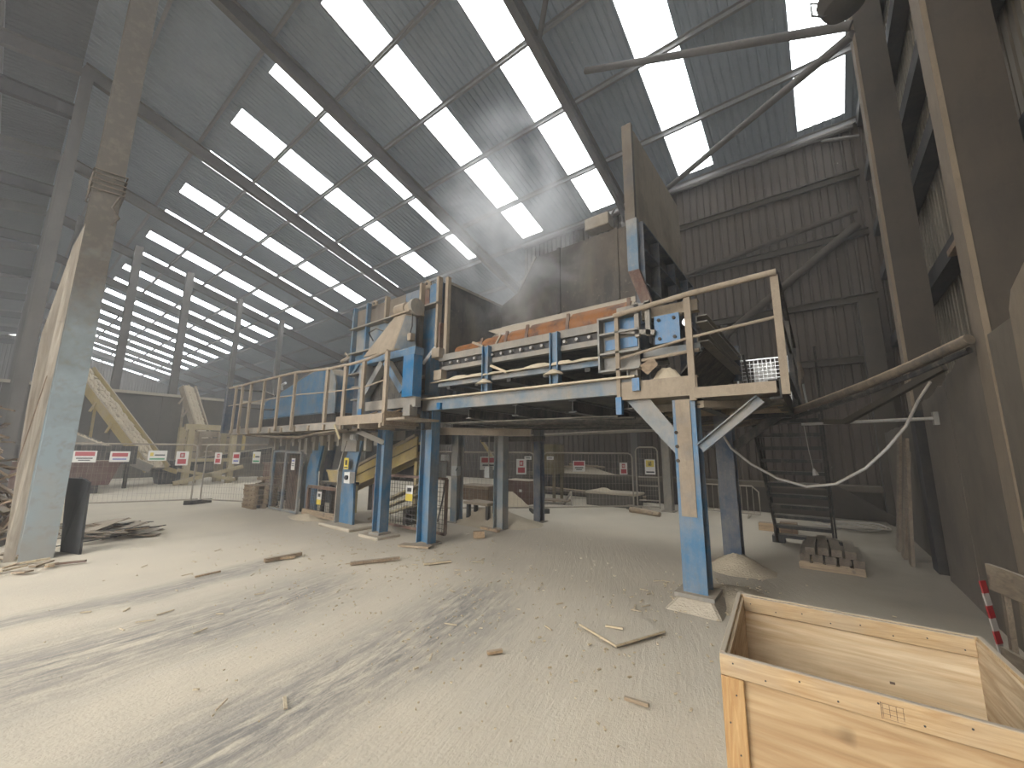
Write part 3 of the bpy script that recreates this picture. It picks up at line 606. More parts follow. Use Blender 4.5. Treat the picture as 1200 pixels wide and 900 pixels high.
for z, a, b in ((4.55, -8.9, -5.75), (3.93, -8.9, -7.2), (3.42, -8.9, -7.2), (3.1, -8.6, -6.0), (2.8, -8.6, -6.0)): SH.part('flange', MB().box(a, b, 5.0, 5.17, z - 0.015, z + 0.015), 'grey_steel')
for x in (-6.25, -8.15):
    lg = MB(); lg.prism([(x - 0.12, 5.2, 4.98), (x + 0.12, 5.2, 4.98), (x + 0.1, 5.2, 5.14), (x, 5.2, 5.2), (x - 0.1, 5.2, 5.14)], (0, -0.04, 0)); l_ = SH.part('lifting_lug', lg, 'beige_steel')
    SH.part('lug_eye', MB().tube([(x, 5.155, 5.11), (x, 5.14, 5.11)], 0.03, 8), 'black_steel', l_)
SH.part('cable_loop', MB().tube([(-8.0, 5.1, 4.15), (-7.95, 4.95, 4.3), (-7.6, 4.9, 4.32), (-7.3, 5.05, 4.2), (-7.5, 4.95, 3.9)], 0.016, 6), 'rubber')
SH.part('angle_brace', MB().bar((-8.85, 5.1, 3.4), (-8.2, 5.1, 3.9), 0.03, 0.06), 'blue_steel')
SH.part('red_door', MB().box(-5.78, -5.72, 5.1, 5.2, 3.5, 4.15), 'rust_brown', label='dark red edge of an open door')
SH.part('scrap_strip', MB().bar((-5.95, 4.9, 3.3), (-5.72, 5.0, 3.62), 0.02, 0.06), 'galvanised')
SH.part('side_bracket', MB().box(-5.92, -5.8, 4.95, 5.2, 2.7, 3.5), 'blue_steel')

# tapered drive guard with motor on its blue support frame
DG = Thing('drive_guard', 'tapered dust-coated drive guard topped by a motor on a blue frame', 'machine', (-6.5, 4.6, 2.25))
bd = MB(); bd.add([(-7.28, 4.42, 3.52), (-6.25, 4.42, 3.52), (-6.06, 4.8, 3.52), (-7.2, 4.95, 3.52), (-6.56, 4.62, 4.3), (-6.22, 4.62, 4.3), (-6.1, 4.8, 4.3), (-6.5, 4.92, 4.3)], [(0, 3, 2, 1), (4, 5, 6, 7), (0, 1, 5, 4), (1, 2, 6, 5), (2, 3, 7, 6), (3, 0, 4, 7)])
body = DG.part('guard_body', bd, 'beige_steel', bevel=0.02)
DG.part('guard_side_plate', MB().sheet([(-6.235, 4.43, 3.56), (-6.05, 4.79, 3.56), (-6.095, 4.79, 4.26), (-6.205, 4.63, 4.26)], -0.006), 'blue_worn', body)
DG.part('guard_cap', MB().box(-6.62, -6.04, 4.58, 4.96, 4.3, 4.33), 'beige_steel', body)
mo = DG.part('motor', MB().tube([(-6.62, 4.75, 4.46), (-6.3, 4.75, 4.46)], 0.13, 14), 'beige_steel'); DG.part('gearbox', MB().tube([(-6.3, 4.75, 4.45), (-6.08, 4.75, 4.45)], [0.1, 0.15], 14), 'beige_steel', mo)
DG.part('pulley', MB().tube([(-6.08, 4.75, 4.43), (-6.0, 4.75, 4.43)], 0.17, 16), 'grey_steel', mo)
DG.part('limit_switch', MB().box(-6.08, -5.98, 4.6, 4.7, 3.72, 3.86), 'beige_steel', body); DG.part('cable', MB().tube([(-6.02, 4.65, 4.25), (-5.97, 4.62, 4.0), (-6.03, 4.62, 3.84)], 0.012, 6), 'rubber', body)
DG.part('top_beam', MB().box(-7.35, -5.6, 4.42, 4.62, 3.36, 3.5), 'blue_steel')
DG.part('post', MB().box(-5.92, -5.62, 4.42, 4.62, 2.6, 3.36), 'blue_bright'); DG.part('post', MB().box(-7.35, -7.18, 4.42, 4.62, 2.25, 3.36), 'blue_worn')
DG.part('top_dust', MB().heap((-5.95, 4.52, 3.5), 0.35, 0.1, 0.04, 12, 3, 3), 'sawdust')
DG.part('diagonal', MB().bar((-6.52, 4.5, 3.34), (-5.95, 4.5, 2.72), 0.14, 0.13), 'blue_steel'); DG.part('diagonal', MB().bar((-6.62, 4.5, 3.34), (-7.2, 4.5, 2.72), 0.14, 0.13), 'blue_worn')
DG.part('bottom_beam', MB().box(-7.35, -5.62, 4.5, 4.62, 2.42, 2.6), 'grey_steel'); DG.part('inner_plate', MB().box(-7.2, -5.9, 4.62, 4.66, 2.6, 3.4), 'dark_steel')
DG.part('frame_foot', MB().box(-5.9, -5.7, 4.45, 4.62, 2.26, 2.45), 'grey_steel')

# rounded blue cover over the far drive
CO = Thing('machine_cover', 'long sloping blue sheet-metal cover with rounded end behind the railing', 'cover', (-11.3, 5.3, 2.3))
poly = [(-13.4, 2.55), (-13.4, 3.08), (-12.0, 3.38), (-11.4, 3.52), (-10.5, 3.70), (-9.85, 3.72), (-9.55, 3.66), (-9.35, 3.5), (-9.24, 3.25), (-9.22, 2.55)]
mb = MB(); mb.prism([(x, 4.98, z) for x, z in poly], (0, 0.75, 0)); CO.part('shell', mb, 'blue_steel', bevel=0.03)
CO.part('end_cap', MB().prism([(x, 4.94, z) for x, z in ((-9.75, 2.52), (-9.75, 3.73), (-9.5, 3.66), (-9.3, 3.48), (-9.2, 3.25), (-9.18, 2.52))], (0, 0.04, 0)), 'blue_worn')
CO.part('seam', MB().bar((-11.4, 4.965, 3.5), (-10.5, 4.965, 3.68), 0.02, 0.02), 'grey_steel'); CO.part('base_rail', MB().box(-13.5, -9.2, 5.0, 5.7, 2.26, 2.55), 'black_steel')
CO.part('vent_pipe', MB().tube([(-12.3, 5.0, 3.36), (-12.3, 4.97, 3.5), (-12.05, 4.97, 3.54)], 0.035, 8), 'steel_shiny')
# jumble of pipework above the cover
PW = Thing('dusty_pipework', 'dust-covered pipes and valve beyond the blue cover', 'pipework', (-9.0, 5.6, 3.7))
PW.part('pipe', MB().tube([(-10.2, 5.6, 4.05), (-9.6, 5.6, 4.15), (-9.0, 5.6, 4.35), (-8.87, 5.6, 4.35)], 0.05, 8), 'beige_steel'); PW.part('pipe', MB().tube([(-9.9, 5.5, 4.0), (-8.9, 5.5, 4.15)], 0.03, 8), 'grey_steel')
PW.part('valve', MB().tube([(-9.2, 5.55, 4.15), (-9.2, 5.55, 4.5)], 0.1, 10), 'beige_steel'); PW.part('handle', MB().bar((-9.9, 5.5, 4.22), (-9.65, 5.5, 4.02), 0.03, 0.05), 'beige_steel'); PW.part('pipe_support', MB().bar((-9.5, 5.6, 3.5), (-9.5, 5.6, 4.15), 0.06, 0.06), 'grey_steel')

# ------------------------------------------------------------------ walkway with railing at the left
WK = Thing('walkway', 'narrow raised walkway with dusty handrail along the blue machine', 'walkway', (-9.6, 4.5, 0))
for i in range(9):
    a = -13.6 + i * 0.9; WK.part('deck_board', MB().box(a, a + 0.885, 4.2, 4.98, 2.17, 2.21), 'beige_steel')
WK.part('edge_beam', MB().channel((-13.6, 4.2, 2.13), (-7.4, 4.2, 2.13), 0.14, 0.07, -1), 'grey_steel'); WK.part('edge_beam', MB().channel((-13.6, 4.95, 2.1), (-5.6, 4.95, 2.1), 0.14, 0.07, 1), 'dark_steel')
for i in range(12): WK.part('joist', MB().bar((-13.4 + i * 0.66, 4.15, 2.11), (-13.4 + i * 0.66, 5.0, 2.11), 0.06, 0.12), 'beige_steel')
tb = WK.part('toe_board', MB().box(-7.6, -6.05, 4.14, 4.18, 2.13, 2.30), 'beige_steel'); WK.part('toe_board', MB().box(-6.07, -6.03, 4.16, 4.95, 2.1, 2.34), 'old_timber')
pts = [(-6.1, 4.2, 3.44), (-6.86, 4.22, 3.36), (-7.62, 4.28, 3.38), (-8.5, 4.36, 3.42), (-9.47, 4.11, 3.41), (-10.28, 4.1, 3.41), (-11.1, 4.08, 3.4), (-11.9, 4.06, 3.4), (-12.5, 4.06, 3.39), (-13.0, 4.07, 3.4), (-13.55, 4.07, 3.4)]
hr = WK.part('handrail', MB().tube(pts, 0.032, 8), 'beige_steel'); WK.part('middle_rail', MB().tube([(x, y + 0.02, z - 0.52) for x, y, z in pts], 0.015, 6), 'beige_steel')
for i, (x, y, z) in enumerate(pts[:-1]):
    wd = 0.045 if i < 4 else 0.035
    p_ = WK.part('rail_post', MB().box(x - wd, x + wd, y - 0.02, y + 0.03, 2.08, z), 'beige_steel', hr)
    if i == 1: WK.part('post_foot', MB().box(x - 0.055, x + 0.055, y - 0.03, y - 0.021, 2.14, 2.42), 'blue_bright', p_)
WK.part('end_panel', MB().box(-13.68, -13.5, 4.02, 4.4, 2.1, 3.4), 'blue_dark'); WK.part('end_return_rail', MB().tube([(-13.55, 4.07, 3.38), (-13.4, 4.95, 3.4), (-12.6, 4.95, 3.2)], 0.025, 6), 'dark_steel')
WK.part('end_return_rail', MB().tube([(-13.55, 4.07, 2.9), (-13.4, 4.95, 2.85), (-12.6, 4.95, 2.8)], 0.02, 6), 'dark_steel')
c = WK.part('walkway_column', MB().ibeam((-6.98, 4.88, 0.08), (-6.98, 4.88, 2.06), 0.24, 0.2, (1, 0, 0)), 'blue_steel'); WK.part('base_plate', MB().box(-7.14, -6.82, 4.74, 5.02, 0.05, 0.09), 'grey_steel', c)
WK.part('bracket', MB().bar((-6.98, 4.86, 1.8), (-7.5, 4.4, 2.1), 0.1, 0.1), 'grey_steel')
WK.part('bent_strip', MB().bar((-7.6, 4.12, 2.14), (-7.36, 4.12, 1.86), 0.02, 0.05), 'pale_timber')
WK.part('hanging_hose', MB().tube([(-12.6, 4.3, 2.02), (-10.5, 4.2, 1.95), (-9.2, 4.2, 1.92), (-8.3, 4.2, 2.0), (-7.4, 4.3, 2.05)], 0.025, 6), 'hose_dusty')
WK.part('hanging_hose', MB().tube([(-11.6, 4.35, 2.0), (-9.8, 4.25, 1.9), (-8.6, 4.3, 1.96), (-7.2, 4.4, 2.05)], 0.03, 6), 'hose_dusty')
for i in range(5):
    wdt = random.uniform(0.2, 0.45); x = -6.3 - i * 0.3
    single('deck_scrap', MB().bar((x, 4.3 + 0.1 * (i % 3), 2.24), (x + wdt, 4.5 + 0.1 * (i % 2), 2.26 + 0.14 * (i % 2)), 0.07, 0.02), 'broken_wood', 'splintered wood scrap lying on the walkway deck', 'wood scrap', (x, 4.4, 2.22), 'wood scraps on the walkway')
single('column_block', MB().box(-7.3, -6.66, 4.62, 5.12, 0.0, 0.05), 'dust_plinth', 'timber pad under the walkway column', 'timber pad', (-6.98, 4.88, 0))

# ------------------------------------------------------------------ blue machine base under the walkway
MBASE = Thing('machine_stand', 'blue machine stand on splayed plate legs under the walkway', 'machine', (-9.8, 5.6, 0))
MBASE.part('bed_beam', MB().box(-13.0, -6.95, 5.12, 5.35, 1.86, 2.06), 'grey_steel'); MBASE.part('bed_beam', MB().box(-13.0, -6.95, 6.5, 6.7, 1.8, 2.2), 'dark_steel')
for i in range(16): MBASE.part('web_stiffener', MB().box(-12.9 + i * 0.38, -12.83 + i * 0.38 + 0.03 * (i % 3), 5.02, 5.12, 1.64 if i % 2 else 1.75, 2.08), 'grey_steel')
def leg(x, y, mat, w=0.55):
    pol = [(x - w * 0.5, 0.06), (x + w * 0.55, 0.06), (x + w * 0.42, 1.1), (x + w * 0.8, 1.85), (x - w * 0.05, 1.85), (x - w * 0.48, 1.2)]
    l_ = MBASE.part('leg', MB().prism([(a, y, b) for a, b in pol], (0, 0.05, 0)), mat)
    MBASE.part('leg_flange', MB().prism([(x - w * 0.5, y - 0.1, 0.06), (x - w * 0.5 + 0.03, y - 0.1, 0.06), (x - w * 0.45, y - 0.1, 1.2), (x - w * 0.02, y - 0.1, 1.85), (x - w * 0.08, y - 0.1, 1.85), (x - w * 0.5, y - 0.1, 1.2)], (0, 0.2, 0)), 'grey_steel', l_)
    return l_
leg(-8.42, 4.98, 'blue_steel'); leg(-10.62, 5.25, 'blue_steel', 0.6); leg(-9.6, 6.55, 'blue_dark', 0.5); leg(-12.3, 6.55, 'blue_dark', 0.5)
MBASE.part('head_block', MB().box(-8.65, -8.05, 4.9, 5.3, 1.62, 2.05), 'grey_steel'); MBASE.part('head_block', MB().box(-11.15, -10.7, 5.1, 5.4, 1.55, 2.05), 'grey_steel')
MBASE.part('belly_plate', MB().box(-10.0, -7.2, 6.4, 6.45, 0.9, 1.9), 'black_steel')
single('leg_footing', MB().box(-9.0, -7.75, 4.68, 5.4, 0, 0.07), 'dust_plinth', 'concrete footing pad beneath the big blue machine leg', 'footing', (-8.4, 5.0, 0), bevel=0.02)
heap('dust_heap', 'low dust mound at the foot of the second blue leg', (-10.1, 5.0, 0), 0.9, 0.35, 0.1, seed=12)
# guards below
def meshpanel(name, label, o, u, h, frame_mat, nu, nv, wire=0.005, fw=0.05, cat='mesh guard', midrail=None, group=None):
    o = Vector(o); u = Vector(u); t = Thing(name, label, cat, o + u / 2, group); z = Vector((0, 0, h))
    f = MB()
    n_ = u.normalized().cross(Vector((0, 0, 1)))
    f.bar(o + u * 0, o + z, fw, fw, n_); f.bar(o + u, o + u + z, fw, fw, n_); f.bar(o, o + u, fw, fw); f.bar(o + z, o + u + z, fw, fw)
    if midrail: f.bar(o + z * midrail, o + u + z * midrail, fw, fw)
    t.part('frame', f, frame_mat); t.part('mesh', MB().grid(o, u, z, nu, nv, wire), 'dark_steel' if frame_mat != 'fence_dusty' else 'fence_dusty', kind='stuff'); return t
meshpanel('cage_door', 'blue-framed mesh cage door at the end of the machine base', (-12.42, 5.04, 0.06), (0.72, 0, 0), 1.54, 'blue_worn', 10, 24, 0.008, 0.06)
cd = meshpanel('cage_door', 'rust-brown mesh cage door bearing a white notice', (-11.66, 5.04, 0.06), (0.86, 0, 0), 1.52, 'blue_worn', 12, 24, 0.008, 0.06)
cd.part('backing', MB().box(-11.6, -10.86, 5.09, 5.1, 0.1, 1.5), 'rust_brown')
lb = meshpanel('low_guard', 'low brown framed mesh guard between the blue legs', (-10.38, 5.1, 0.12), (1.36, 0, 0), 0.62, 'rust_brown', 20, 9, 0.006, 0.07)
lb.part('bottom_plank', MB().box(-10.5, -8.95, 5.02, 5.07, 0.06, 0.2), 'old_timber')
meshpanel('mesh_guard', 'brown framed mesh guard in front of the yellow chute', (-8.0, 5.4, 0.12), (2.3, 0, 0), 1.0, 'rust_brown', 26, 12, 0.007, 0.05)
YC = Thing('yellow_chute', 'yellow inclined chute behind the mesh guard under the machine', 'chute', (-8.6, 6.1, 0))
YC.part('trough', MB().sheet([(-10.4, 5.95, 0.98), (-7.3, 5.95, 1.98), (-7.3, 5.95, 1.5), (-10.4, 5.95, 0.5)], 0.04), 'yellow_paint'); YC.part('trough_side', MB().sheet([(-10.4, 6.35, 0.98), (-7.3, 6.35, 1.98), (-7.3, 6.35, 1.5), (-10.4, 6.35, 0.5)], 0.04), 'yellow_paint')
YC.part('rim', MB().bar((-10.4, 5.93, 1.0), (-7.3, 5.93, 2.0), 0.1, 0.06), 'beige_steel'); YC.part('bed', MB().sheet([(-10.4, 5.95, 0.75), (-7.3, 5.95, 1.75), (-7.3, 6.35, 1.75), (-10.4, 6.35, 0.75)], 0.03), 'dark_steel')
for x in (-10.0, -7.5): YC.part('leg', MB().bar((x, 6.15, 0), (x, 6.15, 1.4 if x > -8 else 0.7), 0.1, 0.1), 'yellow_paint')
YS = Thing('yellow_slide', 'pale yellow slide plates lying behind the mesh guard', 'chute', (-7.6, 6.0, 0))
for i in range(3): YS.part('slat', MB().bar((-8.6 + i * 0.1, 5.8 + 0.1 * i, 0.06 + i * 0.2), (-7.1, 5.9 + 0.1 * i, 0.5 + i * 0.22), 0.3, 0.04), 'pale_timber')
YS.part('post', MB().bar((-6.6, 5.75, 0), (-6.6, 5.75, 1.0), 0.14, 0.08), 'yellow_paint'); YS.part('rest', MB().bar((-7.5, 6.0, 0), (-7.5, 6.0, 0.42), 0.3, 0.1), 'dark_steel')
bk = Thing('bucket', 'battered yellow bucket on a shelf between the blue legs', 'bucket', (-9.75, 5.5, 0.86))
b_ = MB(); b_.tube([(-9.75, 5.5, 0.87), (-9.75, 5.5, 1.13)], [0.2, 0.27], 14); bk.part('tub', b_, 'yellow_paint'); bk.part('rim', MB().tube([(-9.75, 5.5, 1.12), (-9.75, 5.5, 1.16)], 0.29, 14), 'yellow_paint')
single('shelf', MB().box(-10.3, -9.2, 5.3, 5.75, 0.8, 0.86).box(-10.25, -10.17, 5.35, 5.43, 0, 0.8).box(-9.33, -9.25, 5.6, 5.7, 0, 0.8).box(-10.25, -10.17, 5.6, 5.7, 0, 0.8).box(-9.33, -9.25, 5.35, 5.43, 0, 0.8), 'dark_steel', 'dark steel shelf stand carrying the yellow bucket', 'stand', (-9.75, 5.5, 0))

# ------------------------------------------------------------------ signs and small boxes
def sign(label, c, wdt, hgt, nrm, blocks, cat='sign', group=None, backing='white_plastic'):
    """plate at c facing nrm; blocks = (u0,u1,v0,v1,mat) in 0..1 of the plate"""
    c = Vector(c); n = Vector(nrm).normalized(); u = Vector((0, 0, 1)).cross(n).normalized(); t = Thing('warning_sign', label, cat, c, group)
    def rect(u0, u1, v0, v1, d0, d1, mb):
        q = [c + u * ((a - 0.5) * wdt) + Vector((0, 0, (b - 0.5) * hgt)) + n * d0 for a, b in ((u0, v0), (u1, v0), (u1, v1), (u0, v1))]; mb.prism(q, n * (d1 - d0)); return mb
    t.part('plate', rect(0, 1, 0, 1, 0, 0.008, MB()), backing)
    for i, (a, b, e, f, m_) in enumerate(blocks): t.part('print', rect(a, b, e, f, 0.008, 0.0095, MB()), m_)
    return t
RED = [(0.08, 0.92, 0.55, 0.92, 'sign_red'), (0.15, 0.85, 0.3, 0.4, 'sign_black'), (0.25, 0.75, 0.14, 0.22, 'sign_black')]
REDT = [(0.15, 0.85, 0.1, 0.45, 'sign_red'), (0.3, 0.7, 0.55, 0.9, 'sign_red'), (0.38, 0.62, 0.62, 0.82, 'white_plastic')]
PUR_ = [(0.1, 0.9, 0.5, 0.85, 'sign_red'), (0.15, 0.85, 0.2, 0.32, 'sign_blue')]
GRN = [(0.1, 0.9, 0.1, 0.25, 'sign_green'), (0.35, 0.9, 0.5, 0.62, 'sign_black'), (0.1, 0.28, 0.45, 0.8, 'sign_yellow')]
YEL = [(0.1, 0.9, 0.5, 0.95, 'sign_yellow'), (0.35, 0.65, 0.58, 0.86, 'sign_black'), (0.1, 0.9, 0.1, 0.2, 'sign_black')]
sign('white paper notice taped to the brown cage door', (-11.15, 5.0, 1.27), 0.2, 0.3, (0, -1, 0), [(0.15, 0.85, 0.75, 0.85, 'sign_blue'), (0.15, 0.85, 0.5, 0.55, 'sign_black'), (0.15, 0.85, 0.35, 0.4, 'sign_black')])
sign('white and yellow notice on the low brown guard', (-9.75, 5.055, 0.5), 0.2, 0.3, (0, -1, 0), [(0.0, 1.0, 0.0, 0.38, 'sign_yellow'), (0.2, 0.8, 0.6, 0.85, 'sign_black')])
sign('yellow warning plate on the big blue machine leg', (-8.32, 4.86, 1.36), 0.18, 0.24, (0, -1, 0), [(0.25, 0.75, 0.35, 0.8, 'sign_black'), (0.1, 0.9, 0.08, 0.2, 'sign_black')], backing='sign_yellow')
sign('white and yellow notice beside the walkway column', (-6.7, 5.33, 0.8), 0.22, 0.3, (0, -1, 0), [(0.0, 1.0, 0.0, 0.45, 'sign_yellow'), (0.2, 0.8, 0.6, 0.85, 'sign_black')])
iso = Thing('isolator_switch', 'white isolator switch box on the big blue leg', 'switch', (-8.12, 4.86, 1.05)); iso.part('box', MB().box(-8.24, -8.02, 4.78, 4.9, 0.95, 1.18), 'white_plastic'); iso.part('knob', MB().tube([(-8.12, 4.78, 1.07), (-8.12, 4.74, 1.07)], 0.05, 10), 'sign_black')
el = Thing('electrical_box', 'grey electrical box on the inner column with hanging cable', 'electrical box', (-7.4, 6.8, 1.0)); el.part('box', MB().box(-7.52, -7.26, 6.72, 6.86, 0.98, 1.38), 'grey_box'); el.part('cable', MB().tube([(-7.2, 6.78, 1.0), (-7.24, 6.74, 0.5), (-7.34, 6.7, 0.0)], 0.02, 6), 'rubber'); el.part('small_box', MB().box(-7.35, -7.22, 6.74, 6.86, 1.42, 1.56), 'white_plastic')
sb_ = Thing('switch_box', 'small grey switch box clamped to the inner blue column', 'switch', (-6.88, 6.85, 1.2)); sb_.part('box', MB().box(-6.95, -6.78, 6.72, 6.86, 1.08, 1.3), 'grey_box'); sb_.part('lever', MB().bar((-6.8, 6.72, 1.2), (-6.72, 6.68, 1.26), 0.02, 0.02), 'sign_black')
sb_ = Thing('switch_box', 'grey button box on the column left of the hanging notices', 'switch', (-5.85, 6.8, 1.2)); sb_.part('box', MB().box(-5.92, -5.78, 6.72, 6.84, 1.08, 1.32), 'grey_box'); sb_.part('conduit', MB().tube([(-5.85, 6.78, 1.32), (-5.85, 6.78, 2.1)], 0.015, 6), 'grey_steel')
lamp_ = Thing('bulkhead_lamp', 'small white bulkhead lamp under the walkway edge', 'lamp', (-8.1, 4.85, 1.95)); lamp_.part('base', MB().box(-8.2, -8.0, 4.84, 4.9, 1.86, 2.0), 'grey_box'); lamp_.part('lens', MB().box(-8.17, -8.03, 4.8, 4.84, 1.88, 1.98), 'white_plastic')

# ------------------------------------------------------------------ temporary fence panels
def fence(label, a, b, h, ncell, feet=True, group=None, name='fence_panel', mat='fence_dusty', wire=0.004):
    a = Vector((a[0], a[1], 0)); b = Vector((b[0], b[1], 0)); t = Thing(name, label, 'fence', (a + b) / 2, group)
    u = (b - a).normalized(); k = 0.12; Z = Vector((0, 0, 1)); z0 = 0.08
    pts = [a + Z * z0, a + Z * (h - k), a + Z * (h - k * 0.3) + u * k * 0.3, a + Z * h + u * k, b + Z * h - u * k, b + Z * (h - k * 0.3) - u * k * 0.3, b + Z * (h - k), b + Z * z0]
    t.part('tube_frame', MB().tube(pts, 0.021, 7), mat); t.part('bottom_rail', MB().tube([a + Z * 0.12, b + Z * 0.12], 0.018, 7), mat)
    L = (b - a).length; t.part('mesh', MB().grid(a + Z * 0.14 + u * 0.02, (b - a) - u * 0.04, Z * (h - 0.18), ncell, max(4, int(ncell * (h - 0.18) / L * 0.55)), wire), mat, kind='stuff')
    if feet:
        n_ = u.cross(Z)
        for p in (a, b): t.part('foot_block', MB().bar(p - n_ * 0.3 + Z * 0.06, p + n_ * 0.3 + Z * 0.06, 0.2, 0.12), 'rubber')
    return t
fence('wire fence panel with hanging signs nearest the grey hall column', (-17.1, 0.76), (-15.42, 4.0), 1.78, 34)
fence('wire fence panel with hanging signs in front of the timber enclosure', (-15.3, 4.2), (-13.0, 5.2), 1.78, 26)
fence('wire fence panel deep beneath the platform behind the inner columns', (-8.59, 7.44), (-6.47, 9.46), 1.62, 26)
fence('wire fence panel in front of the concrete trough', (-6.28, 9.63), (-4.46, 11.62), 1.62, 26)
g_ = fence('narrow pedestrian gate panel at the end of the back fence', (-4.36, 11.66), (-3.78, 11.83), 1.8, 8, False)
g_.part('lower_bars', MB().bar((-4.3, 11.66, 0.3), (-3.8, 11.8, 0.3), 0.03, 0.03).bar((-4.3, 11.66, 0.95), (-3.8, 11.8, 0.95), 0.03, 0.03).bar((-4.3, 11.66, 0.7), (-3.8, 11.8, 0.7), 0.03, 0.03), 'fence_dusty')
def barrier(label, a, b, h):
    a = Vector(a); b = Vector(b); t = Thing('crowd_barrier', label, 'barrier', (a + b) / 2); u = (b - a).normalized(); Z = Vector((0, 0, 1)); k = 0.14
    t.part('hoop', MB().tube([a + Z * 0.1, a + Z * (h - k), a + Z * h + u * k, b + Z * h - u * k, b + Z * (h - k), b + Z * 0.1, a + Z * 0.1], 0.02, 7), 'fence_dusty')
    L = (b - a).length; n = int(L / 0.13)
    for i in range(1, n): t.part('upright', MB().tube([a + u * (L * i / n) + Z * 0.1, a + u * (L * i / n) + Z * h], 0.007, 5), 'fence_dusty')
    for p in (a + u * 0.25, b - u * 0.25): t.part('foot', MB().tube([p + Z * 0.1, p + Z * 0.02 - Vector((0, 0.3, 0)), p + Z * 0.02 + Vector((0, 0.3, 0))], 0.015, 6), 'fence_dusty')
barrier('low tubular crowd barrier standing against the back wall', (-3.3, 12.3, 0), (-1.4, 12.35, 0), 0.8)
n1 = Vector((0.889, -0.457, 0)); n2 = Vector((0.4, -0.916, 0)); n3 = Vector((0.69, -0.724, 0)); n4 = Vector((0.738, -0.675, 0)); n5 = Vector((0.28, -0.96, 0))
def fs(label, c, nn, blocks, w_=0.42, h_=0.3):
    sign(label, Vector(c) + nn * 0.03, w_, h_, nn, blocks)
fs('wide red-lettered danger sign on the fence above the brown skip', (-16.61, 1.73, 1.41), n1, RED, 0.5, 0.32)
fs('white sign with purple print second along the wire fence', (-16.25, 2.4, 1.41), n1, PUR_, 0.44, 0.3)
fs('white and green sign on the fence before the inclined conveyor', (-15.86, 3.16, 1.44), n1, GRN, 0.44, 0.3)
fs('tall red prohibition sign beside the fence joint', (-15.58, 3.69, 1.36), n1, REDT, 0.3, 0.42)
fs('faded red sign on the fence before the timber enclosure', (-14.77, 4.4, 1.37), n2, REDT, 0.26, 0.34)
fs('white sign with blue and red print on the fence', (-14.15, 4.68, 1.38), n2, PUR_, 0.26, 0.34)
fs('white and green sign at the fence end by the pallets', (-13.46, 4.98, 1.41), n2, GRN, 0.28, 0.34)
fs('red-lettered white sign on the fence beneath the platform', (-7.41, 8.57, 1.32), n3, RED, 0.46, 0.36)
fs('tall red prohibition sign on the fence right of the inner columns', (-6.74, 9.21, 1.23), n3, REDT, 0.28, 0.42)
fs('tiny white tag at the top of the fence joint, left of the post', (-6.6, 9.33, 1.47), n3, [(0.2, 0.8, 0.4, 0.6, 'sign_black')], 0.2, 0.1)
fs('tiny white tag at the top of the fence joint, right of the post', (-6.15, 9.78, 1.47), n4, [(0.2, 0.8, 0.4, 0.6, 'sign_black')], 0.2, 0.1)
fs('red danger sign on the fence before the cladded wall', (-5.57, 10.4, 1.25), n4, RED, 0.36, 0.3)
fs('dusty red sign on the fence above the concrete trough', (-4.66, 11.41, 1.18), n4, REDT, 0.24, 0.34)
fs('yellow and white warning sign on the narrow gate', (-3.98, 11.75, 1.24), n5, YEL, 0.28, 0.42)

# ------------------------------------------------------------------ things standing behind the platform
tr_ = Thing('concrete_trough', 'low dusty concrete trough with dust-heaped lid behind the fence', 'trough', (-5.3, 12.1, 0)); tr_.part('body', MB().box(-6.1, -4.5, 11.85, 12.5, 0, 0.36), 'bund_concrete', bevel=0.02); tr_.part('lid', MB().box(-6.1, -4.45, 11.8, 12.55, 0.37, 0.44), 'dust_plinth', bevel=0.015); tr_.part('lid_dust', MB().heap((-5.6, 12.1, 0.44), 0.45, 0.25, 0.1, 14, 4, 9), 'sawdust')
rb = Thing('waste_bin', 'rust-red steel waste bin behind the fence', 'bin', (-7.95, 10.85, 0)); rb.part('body', MB().box(-8.5, -7.4, 10.5, 11.3, 0.0, 0.68), 'skip_red', bevel=0.01); rb.part('rim', MB().box(-8.54, -7.36, 10.46, 11.34, 0.68, 0.73), 'skip_red')
for x, z in ((-8.25, 0.5), (-7.7, 0.42)): rb.part('label_patch', MB().box(x - 0.05, x + 0.05, 10.485, 10.5, z - 0.04, z + 0.04), 'white_plastic')
yp = Thing('yellow_post', 'yellow-painted steel post with diagonal arm behind the platform', 'post', (-7.9, 9.6, 0)); yp.part('upright', MB().bar((-7.9, 9.6, 0), (-7.9, 9.6, 2.1), 0.16, 0.16, (1, 0, 0)), 'yellow_paint'); yp.part('arm', MB().bar((-7.9, 9.6, 1.2), (-8.6, 9.6, 2.0), 0.08, 0.08), 'yellow_paint')
yb = Thing('yellow_hopper', 'dim yellow hopper body in shadow beyond the fence', 'hopper', (-7.9, 11.8, 0)); yb.part('body', MB().box(-8.0, -7.15, 11.6, 12.3, 0.9, 1.9), 'yellow_dim')
for x in (-7.95, -7.2): yb.part('leg', MB().bar((x, 11.7, 0), (x, 11.7, 0.9), 0.08, 0.08), 'yellow_dim'); yb.part('leg', MB().bar((x, 12.2, 0), (x, 12.2, 0.9), 0.08, 0.08), 'yellow_dim')
yb.part('outlet', MB().prism([(-7.9, 11.6, 0.9), (-7.25, 11.6, 0.9), (-7.45, 11.6, 0.5), (-7.7, 11.6, 0.5)], (0, 0.7, 0)), 'dark_steel')
ct = Thing('packing_case', 'brown wooden packing case low beneath the platform', 'crate', (-9.3, 10.6, 0)); ct.part('body', MB().box(-10.2, -8.8, 10.2, 11.0, 0, 0.5), 'dark_wood'); ct.part('batten', MB().box(-10.22, -8.78, 10.17, 10.2, 0.4, 0.5), 'old_timber')
